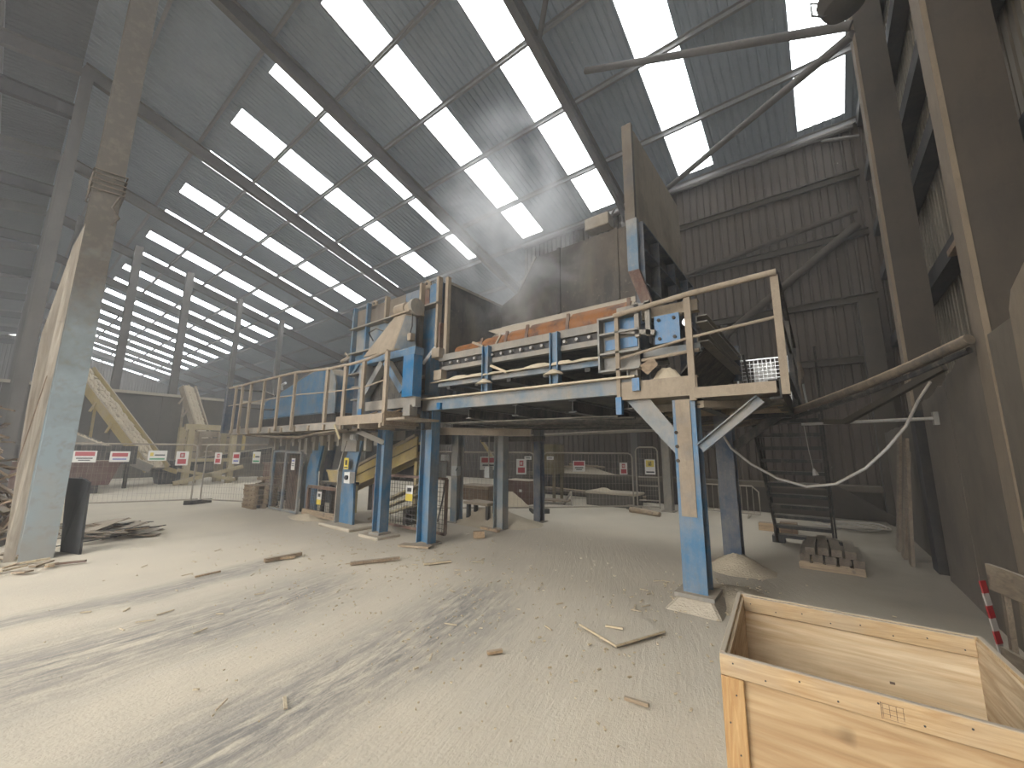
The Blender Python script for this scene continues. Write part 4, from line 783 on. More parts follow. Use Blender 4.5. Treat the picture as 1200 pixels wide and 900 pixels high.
tabl = Thing('bench_plank', 'dusty plank bench beside the inner column', 'bench', (-6.4, 7.3, 0)); tabl.part('top', MB().box(-6.85, -6.1, 7.05, 7.5, 0.42, 0.48), 'beige_steel'); tabl.part('leg', MB().box(-6.8, -6.72, 7.1, 7.18, 0, 0.42), 'dark_steel'); tabl.part('leg', MB().box(-6.2, -6.12, 7.35, 7.43, 0, 0.42), 'dark_steel'); tabl.part('leg', MB().box(-6.2, -6.12, 7.1, 7.18, 0, 0.42), 'dark_steel'); tabl.part('leg', MB().box(-6.8, -6.72, 7.35, 7.43, 0, 0.42), 'dark_steel')
lt = Thing('trestle', 'collapsed dusty trestle on the floor behind the fence', 'trestle', (-6.9, 11.4, 0)); lt.part('board', MB().bar((-7.6, 11.2, 0.12), (-6.5, 11.5, 0.12), 0.5, 0.04), 'old_timber'); lt.part('leg', MB().bar((-6.6, 11.3, 0.0), (-6.45, 11.5, 0.4), 0.05, 0.05), 'grey_steel'); lt.part('leg', MB().bar((-6.3, 11.3, 0.0), (-6.45, 11.5, 0.4), 0.05, 0.05), 'grey_steel'); lt.part('leg', MB().bar((-7.5, 11.2, 0), (-7.5, 11.2, 0.12), 0.08, 0.08), 'grey_steel')
single('dust_log', MB().tube([(-4.4, 11.2, 0.07), (-3.9, 11.05, 0.07), (-3.5, 10.9, 0.06)], [0.08, 0.09, 0.06], 9), 'old_timber', 'dust-covered log lying before the narrow gate', 'log', (-4.0, 11.05, 0))
single('shelf_dust', MB().heap((-7.2, 13.55, 0.86), 1.6, 0.18, 0.3, 20, 5, 14), 'dust_plinth', 'long drift of dust on the wall ledge', 'dust drift', (-7.2, 13.55, 0.86))
single('ledge_plank', MB().bar((-7.9, 13.5, 1.1), (-6.5, 13.5, 1.16), 0.2, 0.05).bar((-7.6, 13.5, 1.2), (-6.2, 13.5, 1.12), 0.12, 0.05), 'old_timber', 'old planks resting on the dust drift along the ledge', 'planks', (-7.2, 13.5, 1.1))
single('wall_pipe', MB().tube([(-8.5, 13.2, 0.25), (-6.5, 13.15, 0.2), (-4.6, 13.1, 0.16)], 0.1, 8), 'hose_dusty', 'thick dusty pipe lying along the foot of the back wall', 'pipe', (-6.5, 13.15, 0.1))
bx_ = Thing('timber_offcut_stack', 'small stacked timber blocks at the foot of the stairs', 'timber blocks', (-0.95, 10.6, 0)); bx_.part('block', MB().box(-1.25, -0.85, 10.5, 10.7, 0, 0.16), 'broken_wood'); bx_.part('block', MB().box(-0.85, -0.55, 10.4, 10.65, 0.0, 0.22), 'dark_wood')
# stairs
ST = Thing('staircase', 'dark open-tread steel staircase rising to the platform end', 'staircase', (-0.4, 9.3, 0))
s0, s1 = Vector((0, 9.45, 0.02)), Vector((0, 7.25, 2.28))
for x in (-0.82, 0.02): ST.part('stringer', MB().bar(s0 + Vector((x, 0, 0)), s1 + Vector((x, 0, 0)), 0.03, 0.2, (0, 1, 1)), 'black_steel')
for i in range(11):
    p = s0 + (s1 - s0) * ((i + 0.6) / 11.3); ST.part('tread', MB().box(-0.81, 0.01, p.y - 0.11, p.y + 0.11, p.z - 0.035, p.z + 0.02), 'black_steel')
for x in (-0.86, 0.06): ST.part('handrail', MB().tube([s0 + Vector((x, 0, 0.05)), s0 + Vector((x, 0, 0.95)), s1 + Vector((x, 0, 0.95))], 0.018, 6), 'black_steel')
ST.part('stair_post', MB().box(-0.86, -0.78, 9.3, 9.38, 0, 0.3), 'black_steel'); ST.part('base_shoe', MB().box(-0.9, -0.7, 9.3, 9.5, 0, 0.12), 'black_steel'); ST.part('base_shoe', MB().box(-0.08, 0.14, 9.35, 9.55, 0, 0.12), 'black_steel')
# pallet with stacked billets
PA = Thing('timber_pallet', 'small timber pallet carrying dusty billets near the stairs', 'pallet', (-0.05, 8.1, 0))
for y in (7.55, 8.1, 8.65): PA.part('runner', MB().box(-0.42, 0.32, y - 0.05, y + 0.05, 0, 0.09), 'old_timber')
for i in range(5): PA.part('slat', MB().box(-0.4 + i * 0.15, -0.29 + i * 0.15, 7.48, 8.74, 0.092, 0.112), 'old_timber')
rnd = random.Random(5)
for i in range(9):
    x = -0.34 + (i % 5) * 0.15 + (0.07 if i > 4 else 0); z = 0.165 + (0.105 if i > 4 else 0); dx = rnd.uniform(-0.06, 0.06) * (1 if i < 5 else 1.5); y0 = 7.45 + rnd.uniform(-0.04, 0.04)
    single('billet', MB().bar((x, y0, z), (x + dx * 0.4, y0 + rnd.uniform(0.95, 1.2), z), 0.12, 0.1), 'billet_wood', ['first', 'second', 'third', 'fourth', 'fifth'][i % 5] + ' billet from the stairs side in the ' + ('upper' if i > 4 else 'lower') + ' row on the small pallet', 'billet', (x, 8.0, z - 0.05), 'billets on the pallet')
for x, sl in ((-0.52, 0.0), (-0.46, 0.1)): pass
coil = MB(); 
for i in range(7):
    r = 0.35 + 0.05 * i; coil.tube([(0.3 + 0.06 * (i % 3) + math.cos(a) * r, 12.0 + math.sin(a) * r * 0.8, 0.02 + 0.014 * i + 0.02 * math.sin(3 * a + i)) for a in [k * math.pi / 12 for k in range(25)]], 0.014, 5)
single('cable_coil', coil, 'galvanised', 'loose coil of pale cable on the floor behind the stairs', 'cable', (0.3, 12.0, 0))
for i, (p, q, wd, lab) in enumerate((((0.92, 8.75, 0), (1.06, 8.7, 1.9), 0.22, 'leaning scorched board against the gable wall, nearest the far column'), ((0.9, 9.3, 0), (1.12, 9.2, 1.7), 0.3, 'wide dusty board leaning against the wall beyond the far column'), ((0.9, 9.9, 0), (1.12, 9.8, 2.0), 0.25, 'tall narrow board leaning in the corner by the back wall'))):
    single('leaning_board', MB().bar(p, q, wd, 0.04, (1, 0, 0)), 'dusty_plank', lab, 'board', p)
# pipes and cables from gable wall to platform
single('thick_hose', MB().tube([(1.13, 5.15, 2.66), (0.83, 5.6, 2.55), (0.48, 6.07, 2.44), (0.13, 6.54, 2.35), (-0.21, 7.0, 2.27), (-0.6, 7.15, 2.16), (-1.1, 7.15, 2.08), (-1.9, 7.2, 2.04)], 0.05, 10), 'hose_dusty', 'thick dusty hose sagging from the gable wall to the platform', 'hose', (0.4, 6.8, 2.3))
single('black_cable', MB().tube([(1.13, 5.2, 2.57), (0.83, 5.65, 2.46), (0.48, 6.12, 2.35), (0.13, 6.59, 2.26), (-0.21, 7.05, 2.19), (-0.6, 7.25, 2.08)], 0.03, 8), 'black_steel', 'black cable strung just below the thick dusty hose', 'cable', (0.4, 6.85, 2.2))
single('square_conduit', MB().bar((1.13, 6.15, 2.58), (0.3, 7.2, 2.09), 0.06, 0.07).bar((0.3, 7.2, 2.09), (-0.35, 7.45, 2.13), 0.06, 0.07), 'gable_steel', 'square grey conduit bent from the gable wall towards the stairs', 'conduit', (0.3, 7.2, 2.05))
ro = Thing('steel_rod', 'straight bright steel rod fixed to the concrete gable wall', 'rod', (0.5, 7.2, 2.05)); ro.part('rod', MB().tube([(1.17, 7.2, 2.1), (-0.2, 7.3, 2.08)], 0.022, 8), 'galvanised'); ro.part('end_plate', MB().box(1.15, 1.198, 7.15, 7.25, 2.02, 2.18), 'grey_steel')
single('loop_cable', MB().tube([(1.18, 7.2, 2.56), (1.0, 6.9, 2.3), (0.82, 6.6, 1.98), (0.62, 6.5, 1.72), (0.4, 6.5, 1.48), (0.1, 6.5, 1.28), (-0.2, 6.5, 1.23), (-0.5, 6.5, 1.32), (-0.8, 6.55, 1.5), (-1.05, 6.65, 1.72), (-1.15, 6.75, 1.9)], 0.017, 7), 'galvanised', 'pale cable drooping in a loop from the wall to the rear column', 'cable', (0, 6.5, 1.2))
ls = Thing('pull_cord', 'hanging pull cord with a pale end in front of the stairs', 'cord', (-0.13, 7.4, 1.4)); ls.part('cord', MB().tube([(-0.18, 7.4, 2.15), (-0.15, 7.4, 1.7), (-0.12, 7.4, 1.42)], 0.006, 5), 'galvanised'); ls.part('toggle', MB().tube([(-0.12, 7.4, 1.44), (-0.1, 7.4, 1.34)], [0.012, 0.04], 8), 'galvanised')
# cage trolley end on the platform
bc = Thing('wire_cage', 'bright wire mesh cage holding a white box on the platform end', 'cage', (-0.75, 8.0, 2.33))
bc.part('hoop', MB().tube([(-1.06, 8.0, 2.34), (-1.06, 8.0, 3.2), (-1.0, 8.0, 3.27), (-0.3, 8.0, 3.27), (-0.3, 8.0, 2.34)], 0.016, 7), 'steel_shiny'); bc.part('mesh', MB().grid((-1.05, 8.0, 2.4), (0.75, 0, 0), (0, 0, 0.86), 12, 13, 0.006), 'steel_shiny', kind='stuff')
bc.part('side_mesh', MB().grid((-0.3, 8.0, 2.4), (0, 0.3, 0), (0, 0, 0.86), 4, 13, 0.006), 'steel_shiny', kind='stuff')
single('white_box', MB().box(-0.82, -0.5, 8.06, 8.3, 2.335, 3.2), 'white_plastic', 'white box standing inside the wire cage', 'box', (-0.66, 8.2, 2.335), bevel=0.01)
cw = Thing('control_rope', 'knotted dark rope and bright rod hung at the platform corner', 'rope', (-0.18, 7.7, 2.3)); cw.part('rope', MB().tube([(-0.16, 7.7, 3.1), (-0.14, 7.72, 2.9), (-0.17, 7.7, 2.75), (-0.15, 7.68, 2.5)], [0.02, 0.05, 0.02, 0.015], 7), 'hose_dusty'); cw.part('rod', MB().tube([(-0.13, 7.6, 2.72), (-0.1, 7.55, 2.3)], 0.015, 6), 'steel_shiny')

# ------------------------------------------------------------------ near the gable wall
single('hung_panel', MB().prism([(1.13, 4.28, 1.75), (1.13, 4.22, 2.66), (1.13, 4.12, 2.78), (1.13, 3.6, 2.95), (1.13, 3.5, 1.75)], (0.05, 0, 0)), 'gable_edge', 'pale round-cornered panel fixed to the gable wall by the near column', 'panel', (1.15, 3.9, 1.75), bevel=0.015)
HB = Thing('timber_hurdle', 'curved old timber hurdle by the gable wall beyond the crate', 'hurdle', (0.95, 4.4, 0))
for z0, z1 in ((0.68, 0.86), (0.12, 0.3)):
    mb = MB(); pr = []
    for k in range(7): t_ = k / 6; pr.append((0.88 + 0.09 * t_ + 0.05 * math.sin(math.pi * t_), 4.62 - 0.75 * t_))
    vs = [];
    for x, y in pr: vs += [(x, y, z0), (x, y, z1), (x + 0.025, y + 0.005, z0), (x + 0.025, y + 0.005, z1)]
    fs_ = []
    for k in range(6):
        a = 4 * k; fs_ += [(a, a + 4, a + 5, a + 1), (a + 3, a + 7, a + 6, a + 2), (a + 1, a + 5, a + 7, a + 3), (a + 2, a + 6, a + 4, a)]
    fs_ += [(0, 1, 3, 2), (24, 26, 27, 25)]; mb.add(vs, fs_); HB.part('curved_board', mb, 'dusty_plank')
for y, x, l in ((4.58, 0.93, 0), (4.4, 0.97, 0.05), (4.15, 1.0, -0.03)): HB.part('stave', MB().bar((x, y + l, 0), (x + 0.02, y, 0.84), 0.07, 0.03, (1, 0, 0)), 'dusty_plank')
tp_ = Thing('striped_tape', 'red and white striped barrier tape hanging on the timber hurdle', 'tape', (0.86, 4.68, 0.15))
for i in range(7): tp_.part('stripe', MB().bar((0.862 + 0.006 * i, 4.69, 0.72 - i * 0.085), (0.866 + 0.006 * (i + 1), 4.69, 0.72 - (i + 1) * 0.085), 0.01, 0.05, (1, 1, 0)), 'tape_red' if i % 2 == 0 else 'tape_white')
# wooden crate in the foreground
u_ = Vector((0.9992, 0.04, 0)); v_ = Vector((-0.07, 0.9975, 0)); c0 = Vector((-0.435, 2.05, 0)); CL, CWD, CH = 1.02, 0.92, 0.8
def cpt(a, b, z): return c0 + u_ * a + v_ * b + Vector((0, 0, z))
CR = Thing('plywood_crate', 'open plywood crate with pine battens in the foreground', 'crate', c0 + u_ * 0.5 + v_ * 0.45)
def cbox(a0, a1, b0, b1, z0, z1):
    q = [cpt(a0, b0, z0), cpt(a1, b0, z0), cpt(a1, b1, z0), cpt(a0, b1, z0), cpt(a0, b0, z1), cpt(a1, b0, z1), cpt(a1, b1, z1), cpt(a0, b1, z1)]
    return MB().add(q, [(0, 3, 2, 1), (4, 5, 6, 7), (0, 1, 5, 4), (1, 2, 6, 5), (2, 3, 7, 6), (3, 0, 4, 7)])
CR.part('front_panel', cbox(0.02, CL, 0.022, 0.034, 0.06, CH - 0.01), 'plywood_front_shaded'); CR.part('back_panel', cbox(0.02, CL, CWD - 0.034, CWD - 0.022, 0.06, CH - 0.02), 'plywood')
CR.part('side_panel', cbox(0.022, 0.034, 0.03, CWD - 0.03, 0.06, CH - 0.02), 'plywood_side'); CR.part('side_panel', cbox(CL - 0.034, CL - 0.022, 0.03, CWD - 0.03, 0.06, CH - 0.02), 'plywood_side')
CR.part('bottom_panel', cbox(0.02, CL - 0.02, 0.02, CWD - 0.02, 0.05, 0.062), 'plywood')
for b in (0.0, CWD - 0.022): CR.part('top_batten', cbox(0.0, CL, b, b + 0.022, CH - 0.085, CH - 0.001), 'pine', bevel=0.003)
CR.part('top_batten', cbox(0.0, 0.022, 0.022, CWD - 0.022, CH - 0.085, CH), 'pine', bevel=0.003); CR.part('top_batten', cbox(CL - 0.022, CL, 0.022, CWD - 0.022, CH - 0.085, CH), 'pine', bevel=0.003)
CR.part('inner_batten', cbox(0.034, CL - 0.034, CWD - 0.056, CWD - 0.034, CH - 0.085, CH - 0.002), 'pine', bevel=0.003)
for a in (0.0, CL - 0.085): CR.part('corner_batten', cbox(a, a + 0.085, 0.0, 0.022, 0.0, CH - 0.088), 'pine_upright', bevel=0.003); CR.part('corner_batten', cbox(a, a + 0.085, CWD - 0.022, CWD, 0.0, CH - 0.088), 'pine_upright', bevel=0.003)
for b in (0.022, CWD - 0.1): CR.part('corner_batten', cbox(0.0, 0.022, b, b + 0.078, 0.0, CH - 0.088), 'pine_upright', bevel=0.003); CR.part('corner_batten', cbox(CL - 0.022, CL, b, b + 0.078, 0.0, CH - 0.088), 'pine_upright', bevel=0.003)
CR.part('bottom_batten', cbox(0.087, CL - 0.087, 0.0, 0.022, 0.0, 0.085), 'pine', bevel=0.003); CR.part('bottom_batten', cbox(0.0, 0.022, 0.1, CWD - 0.1, 0.0, 0.085), 'pine', bevel=0.003)
nail = MB().tube([(0, 0, 0), (0, -0.0015, 0)], 0.0035, 6).mesh('nail'); nail.materials.append(MATS['sign_black'])
for i in range(9):
    for z in (CH - 0.03, CH - 0.062):
        if (i + (z > CH - 0.05)) % 2: CR.shared('nail', nail, cpt(0.05 + i * 0.115, -0.0005, z))
for i in range(6): CR.shared('nail', nail, cpt(0.025 + 0.03 * (i % 2), -0.0005, 0.1 + i * 0.11))
for i in range(8): CR.shared('nail', nail, cpt(0.07 + i * 0.125, CWD - 0.0575, CH - 0.04 - 0.02 * (i % 2)))
st_ = CR.part('stamp', cbox(0.515, 0.517, -0.001, 0.0, CH - 0.075, CH - 0.022), 'dark_wood', label='small printed stamp on the front batten')
for k in range(4): CR.part('stamp_line', cbox(0.52 + 0.018 * k, 0.5212 + 0.018 * k, -0.001, 0.0, CH - 0.072 + 0.006 * (k % 2), CH - 0.025), 'dark_wood', st_)
for k in range(4): CR.part('stamp_line', cbox(0.517, 0.578, -0.001, 0.0, CH - 0.074 + 0.016 * k, CH - 0.0732 + 0.016 * k), 'dark_wood', st_)
CR.part('red_fleck', cbox(0.66, 0.68, CWD - 0.036, CWD - 0.0345, CH - 0.3, CH - 0.288), 'rust_brown')

# ------------------------------------------------------------------ hall column at the left and what leans on it
LC = Thing('hall_column', 'grey-blue steel stanchion at the left with cables strapped round it', 'column', (-9.6, 0.66, 0))
LC.part('front_flange', MB().box(-9.42, -9.39, 0.49, 0.84, 0, 15.0), 'left_column_paint'); LC.part('web', MB().box(-9.9, -9.42, 0.655, 0.675, 0, 15.0), 'left_column_paint'); LC.part('rear_flange', MB().box(-9.93, -9.9, 0.49, 0.84, 0, 15.0), 'left_column_paint')
for i in range(5):
    z = 6.0 + 0.09 * i; a = 0.03 * (i % 2); LC.part('cable_strap', MB().tube([(-9.37 + a, 0.46, z), (-9.37, 0.87, z + 0.04), (-9.95, 0.87, z), (-9.95, 0.46, z - 0.03), (-9.37 + a, 0.46, z)], 0.014, 5), 'hose_dusty')
LC.part('cable_tail', MB().tube([(-9.36, 0.82, 6.0), (-9.33, 0.75, 5.75), (-9.34, 0.85, 5.6), (-9.36, 0.78, 5.45)], 0.02, 5), 'hose_dusty')
single('leaning_sheet', MB().prism([(-9.55, 0.36, 0), (-9.55, 0.47, 0), (-9.47, 0.475, 3.0), (-9.44, 0.485, 5.35), (-9.45, 0.4, 4.9), (-9.47, 0.27, 3.4), (-9.5, 0.28, 2.2)], (0.025, 0, 0)), 'grey_board', 'tall tapering weathered board leaning beside the stanchion', 'board', (-9.52, 0.42, 0))
single('splinter_strip', MB().bar((-9.43, 0.30, 1.4), (-9.42, 0.41, 2.75), 0.012, 0.02), 'dark_wood', 'dark split strip on the face of the leaning board', 'splinter', (-9.43, 0.35, 1.4))
single('black_sheet', MB().prism([(-9.9, 0.97, 0.0), (-9.38, 1.13, 0.0), (-9.42, 1.1, 1.1), (-9.5, 1.04, 1.16), (-9.95, 0.9, 1.16)], (0.01, -0.03, 0)), 'black_board', 'black board propped upright against the stanchion foot', 'board', (-9.65, 1.0, 0))
# broken timber heap behind the stanchion
hp = MB().heap((-12.1, -0.75, 0), 1.6, 1.45, 3.2, 20, 6, 21, 0.12); single('debris_mound', hp, 'billet_wood', 'dark core of the broken timber heap behind the stanchion', 'debris', (-12.1, -0.75, 0), kind='stuff')
rnd = random.Random(11)
for i in range(170):
    f = rnd.uniform(0.05, 1.0) ** 0.8; a = rnd.uniform(-0.7, 2.1); x = -12.1 + math.cos(a) * 1.6 * f; y = -0.75 + math.sin(a) * 1.45 * f; z = 3.2 * (0.5 + 0.5 * math.cos(math.pi * f)) + rnd.uniform(0.0, 0.12)
    L = rnd.uniform(0.3, 1.1); d = Vector((rnd.uniform(-1, 1), rnd.uniform(-1, 1), rnd.uniform(-0.9, 0.9))).normalized() * L / 2
    p = Vector((x, y, z)); p.z = max(p.z, abs(d.z) + 0.05)
    if (p + d).x > -9.9 or (p - d).x > -9.9: p.x -= 1.0
    mt_ = rnd.choice(['broken_wood', 'broken_wood', 'old_timber', 'dark_wood'])
    single('broken_plank', MB().bar(p - d, p + d, rnd.uniform(0.05, 0.16), rnd.uniform(0.02, 0.04)), mt_, {'broken_wood': 'pale', 'old_timber': 'grey', 'dark_wood': 'dark brown'}[mt_] + ' broken plank in the tangled timber heap behind the stanchion', 'plank', p, 'broken planks in the timber heap')
# strewn scraps on the ground by the black board
rnd = random.Random(17)
for i in range(26):
    x = rnd.uniform(-12.2, -10.3); y = rnd.uniform(1.25, 2.3); L = rnd.uniform(0.3, 0.9); a = rnd.uniform(-0.5, 0.9) + 0.9; z = 0.03 + rnd.uniform(0, 0.16) * (1 if y < 1.9 else 0.2)
    d = Vector((math.cos(a), math.sin(a), rnd.uniform(-0.15, 0.15))) * L / 2
    mt_ = rnd.choice(['dark_wood', 'rubber', 'old_timber', 'black_steel'])
    single('scrap_strip', MB().bar(Vector((x, y, z)) - d, Vector((x, y, z)) + d, rnd.choice([0.03, 0.05, 0.2]), 0.015), mt_, {'dark_wood': 'brown wooden', 'rubber': 'dark rubber', 'old_timber': 'grey wooden', 'black_steel': 'black metal'}[mt_] + ' scrap strip in the litter beside the black board', 'scrap', (x, y, 0), 'scrap strips beside the black board')
for i, (x, y, sx, sy, tz) in enumerate(((-10.9, 1.7, 0.5, 0.35, 0.2), (-11.5, 1.9, 0.6, 0.3, 0.12), (-11.1, 1.45, 0.4, 0.4, 0.28), (-11.9, 1.6, 0.5, 0.4, 0.18), (-10.6, 2.05, 0.3, 0.25, 0.06))):
    single('crumpled_card', MB().sheet([(x - sx, y - sy, 0.02), (x + sx * 0.8, y - sy * 0.7, 0.03), (x + sx, y + sy, 0.05 + tz), (x - sx * 0.6, y + sy * 0.8, 0.04 + tz * 0.6)], 0.01), 'old_timber' if i % 2 else 'dusty_plank', 'crumpled sheet of dusty card in the litter beside the black board', 'card', (x, y, 0), 'card sheets beside the black board')
rnd = random.Random(19)
for i in range(34):
    x = rnd.uniform(-10.6, -8.5); y = rnd.uniform(-0.3, 0.5) + (0.35 if x > -9.2 else 0); L = rnd.uniform(0.08, 0.35); a = rnd.uniform(0, 3.14); d = Vector((math.cos(a), math.sin(a), 0.02)) * L / 2
    mt_ = rnd.choice(['broken_wood', 'splinter_wood', 'old_timber'])
    single('bark_piece', MB().bar(Vector((x, y, 0.025)) - d, Vector((x, y, 0.04)) + d, rnd.uniform(0.03, 0.1), 0.02), mt_, {'broken_wood': 'tan', 'splinter_wood': 'pale', 'old_timber': 'grey'}[mt_] + ' flat wood piece littering the foot of the stanchion', 'wood piece', (x, y, 0), 'wood pieces at the stanchion foot')

# ------------------------------------------------------------------ far left machinery
def conveyor(label, p0, p1, wd, mat, legs, stuff=True, cleat='sawdust', hgt=0.35):
    p0 = Vector(p0); p1 = Vector(p1); t = Thing('inclined_conveyor', label, 'conveyor', (p0.x, p0.y, 0)); a = (p1 - p0); sd = a.cross(Vector((0, 0, 1))).normalized()
    up = sd.cross(a).normalized()
    for s in (-1, 1): t.part('side_rail', MB().bar(p0 + sd * s * wd / 2 + up * (0.1 if s > 0 else 0), p1 + sd * s * wd / 2 + up * (0.1 if s > 0 else 0), 0.08, hgt, up), mat)
    t.part('belt', MB().bar(p0, p1, wd - 0.1, 0.05, up), 'rubber')
    if stuff:
        mb = MB(); rnd = random.Random(int(p0.x * 10)); n = 46
        for i in range(n):
            q = p0 + a * ((i + 0.5) / n) + up * 0.06
            for k in range(3): mb.heap(tuple(q + sd * (k - 1) * wd * 0.26 + up * rnd.uniform(0, 0.06)), 0.14, 0.14, rnd.uniform(0.1, 0.2), 6, 2, i * 3 + k, 0.3)
        t.part('load', mb, cleat, kind='stuff', label='wood chips riding the belt')
    for f, zt in legs:
        q = p0 + a * f
        for s in (-1, 1): t.part('leg', MB().bar(q + sd * s * wd / 2 - up * 0.1, Vector((q.x + sd.x * s * wd / 2, q.y + sd.y * s * wd / 2, 0)), 0.1, 0.1), mat)
    for f in (0.25, 0.45, 0.65, 0.85): q = p0 + a * f; t.part('side_bracket', MB().bar(q - sd * wd / 2, q - sd * (wd / 2 + 0.25) - Vector((0, 0, 0.45)), 0.07, 0.07), mat)
    return t
conveyor('steep yellow conveyor loaded with wood chips before the bund wall', (-24.2, 4.85, 0.7), (-27.0, 2.1, 5.3), 1.0, 'yellow_paint', [(0.85, 0)])
conveyor('pale narrow chip conveyor climbing behind the timber enclosure', (-26.5, 7.3, 1.4), (-28.5, 6.5, 5.1), 0.6, 'beige_steel', [(0.8, 0)])
conveyor('low grey conveyor sloping down behind the brown skip', (-24.0, 4.6, 0.75), (-24.5, 1.2, 2.5), 0.6, 'grey_steel', [(0.5, 0), (0.9, 0)])
sk = Thing('waste_skip', 'brown steel waste skip behind the wire fence', 'skip', (-21.5, 2.3, 0)); sk.part('body', MB().prism([(-21.3, 0.6, 0.3), (-21.3, 2.95, 0.3), (-21.3, 3.2, 1.1), (-21.3, 0.4, 1.1)], (-1.4, 0, 0)), 'skip_red'); sk.part('rim', MB().box(-22.75, -21.25, 0.35, 3.25, 1.1, 1.18), 'skip_red')
for y in (0.9, 2.4): sk.part('skid', MB().box(-22.6, -21.4, y, y + 0.3, 0, 0.3), 'black_steel')
sk.part('lifting_eye', MB().tube([(-21.28, 2.2, 0.6), (-21.2, 2.2, 0.45), (-21.28, 2.2, 0.35)], 0.04, 6), 'black_steel')
gs = Thing('grey_hopper', 'grey steel hopper box standing behind the brown skip', 'hopper', (-23.3, 2.0, 0)); gs.part('box', MB().box(-23.6, -23.0, 0.6, 3.9, 1.0, 1.75), 'dark_steel')
for y in (0.8, 3.7): gs.part('leg', MB().bar((-23.3, y, 0), (-23.3, y, 1.0), 0.12, 0.12), 'dark_steel')
gb = Thing('grating_bin', 'dark slatted bin beneath the yellow conveyor foot', 'bin', (-24.9, 5.6, 0)); gb.part('body', MB().prism([(-24.7, 5.1, 0.0), (-24.7, 6.2, 0.0), (-24.7, 6.5, 1.1), (-24.7, 4.8, 1.1)], (-0.9, 0, 0)), 'black_steel')
for i in range(8): gb.part('slat', MB().box(-24.69, -24.66, 5.0 + i * 0.18, 5.08 + i * 0.18, 0.25, 0.6), 'dark_steel')
gb.part('yellow_lip', MB().bar((-24.6, 4.6, 1.0), (-24.6, 5.7, 0.55), 0.1, 0.2), 'yellow_paint')
EN = Thing('timber_enclosure', 'pale yellow timber-framed enclosure behind the fence', 'enclosure', (-23.8, 6.9, 0))
for y in (5.75, 7.5): 
    for x in (-23.5, -25.0): EN.part('post', MB().box(x - 0.14, x + 0.14, y - 0.12, y + 0.12, 0, 2.7), 'pale_timber')
EN.part('top_rail', MB().box(-23.65, -23.35, 5.5, 7.7, 2.55, 2.8), 'pale_timber'); EN.part('lower_rail', MB().box(-23.62, -23.4, 5.6, 7.7, 1.05, 1.2), 'pale_timber'); EN.part('ramp_board', MB().bar((-23.3, 5.3, 0.1), (-23.3, 8.0, 0.8), 0.12, 0.18), 'pale_timber'); EN.part('ramp_board', MB().bar((-23.3, 5.4, 0.7), (-23.3, 7.7, 0.15), 0.12, 0.14), 'pale_timber')
for i in range(4): EN.part('back_board', MB().bar((-24.9, 5.7, 1.3 + 0.35 * i), (-24.9, 9.6, 1.45 + 0.35 * i), 0.05, 0.3), 'beige_steel')
for y in (6.4, 7.2, 8.2, 9.3): EN.part('stud', MB().box(-24.86, -24.76, y, y + 0.12, 0, 2.5), 'beige_steel')
EN.part('yellow_bar', MB().bar((-23.3, 7.9, 1.6), (-23.3, 7.9, 2.5), 0.12, 0.12), 'yellow_paint'); EN.part('far_panel', MB().box(-24.6, -24.5, 7.7, 9.8, 0.2, 2.4), 'hopper_plate'); EN.part('ramp_belt', MB().bar((-23.9, 5.8, 1.0), (-23.9, 9.8, 1.65), 0.5, 0.3), 'dark_steel')
bb = Thing('brown_bin', 'dull brown bin standing behind the pallet stack', 'bin', (-14.7, 6.5, 0)); bb.part('body', MB().box(-15.6, -14.1, 6.0, 7.0, 0.3, 1.15), 'rust_brown'); bb.part('rim', MB().box(-15.65, -14.05, 5.95, 7.05, 1.15, 1.2), 'rust_brown')
for x in (-15.4, -14.4): bb.part('skid', MB().box(x, x + 0.2, 6.0, 7.0, 0, 0.3), 'black_steel')
# stack of pallets
lab = ['lowest pallet of the stack beside the cage door', 'second pallet up in the stack by the cage door', 'third pallet up in the stack by the cage door', 'fourth pallet up in the stack by the cage door', 'topmost pallet of the stack by the cage door']
for k in range(5):
    z = 0.13 * k; P_ = Thing('stacked_pallet', lab[k], 'pallet', (-13.05, 5.0, z), 'pallets stacked by the cage'); ox = 0.03 * ((k * 7) % 3 - 1)
    for y in (4.75, 5.0, 5.25): P_.part('runner', MB().box(-13.4 + ox, -12.62 + ox, y - 0.05, y + 0.05, z + 0.001, z + 0.10), 'old_timber')
    for i in range(4): P_.part('slat', MB().box(-13.4 + ox + i * 0.21, -13.26 + ox + i * 0.21, 4.68, 5.32, z + 0.102, z + 0.128), 'old_timber')
for k in range(6):
    p = Vector((-13.0 + 0.1 * (k % 3), 4.95 + 0.05 * k, 0.7 + 0.03 * k)); single('loose_batten', MB().bar(p - Vector((0.3, 0.1 * (k - 2), 0.02)), p + Vector((0.3, 0.1 * (k - 2), 0.06 * (k % 2))), 0.06, 0.025), 'old_timber', 'loose batten thrown on top of the pallet stack', 'batten', p, 'battens on the pallet stack')

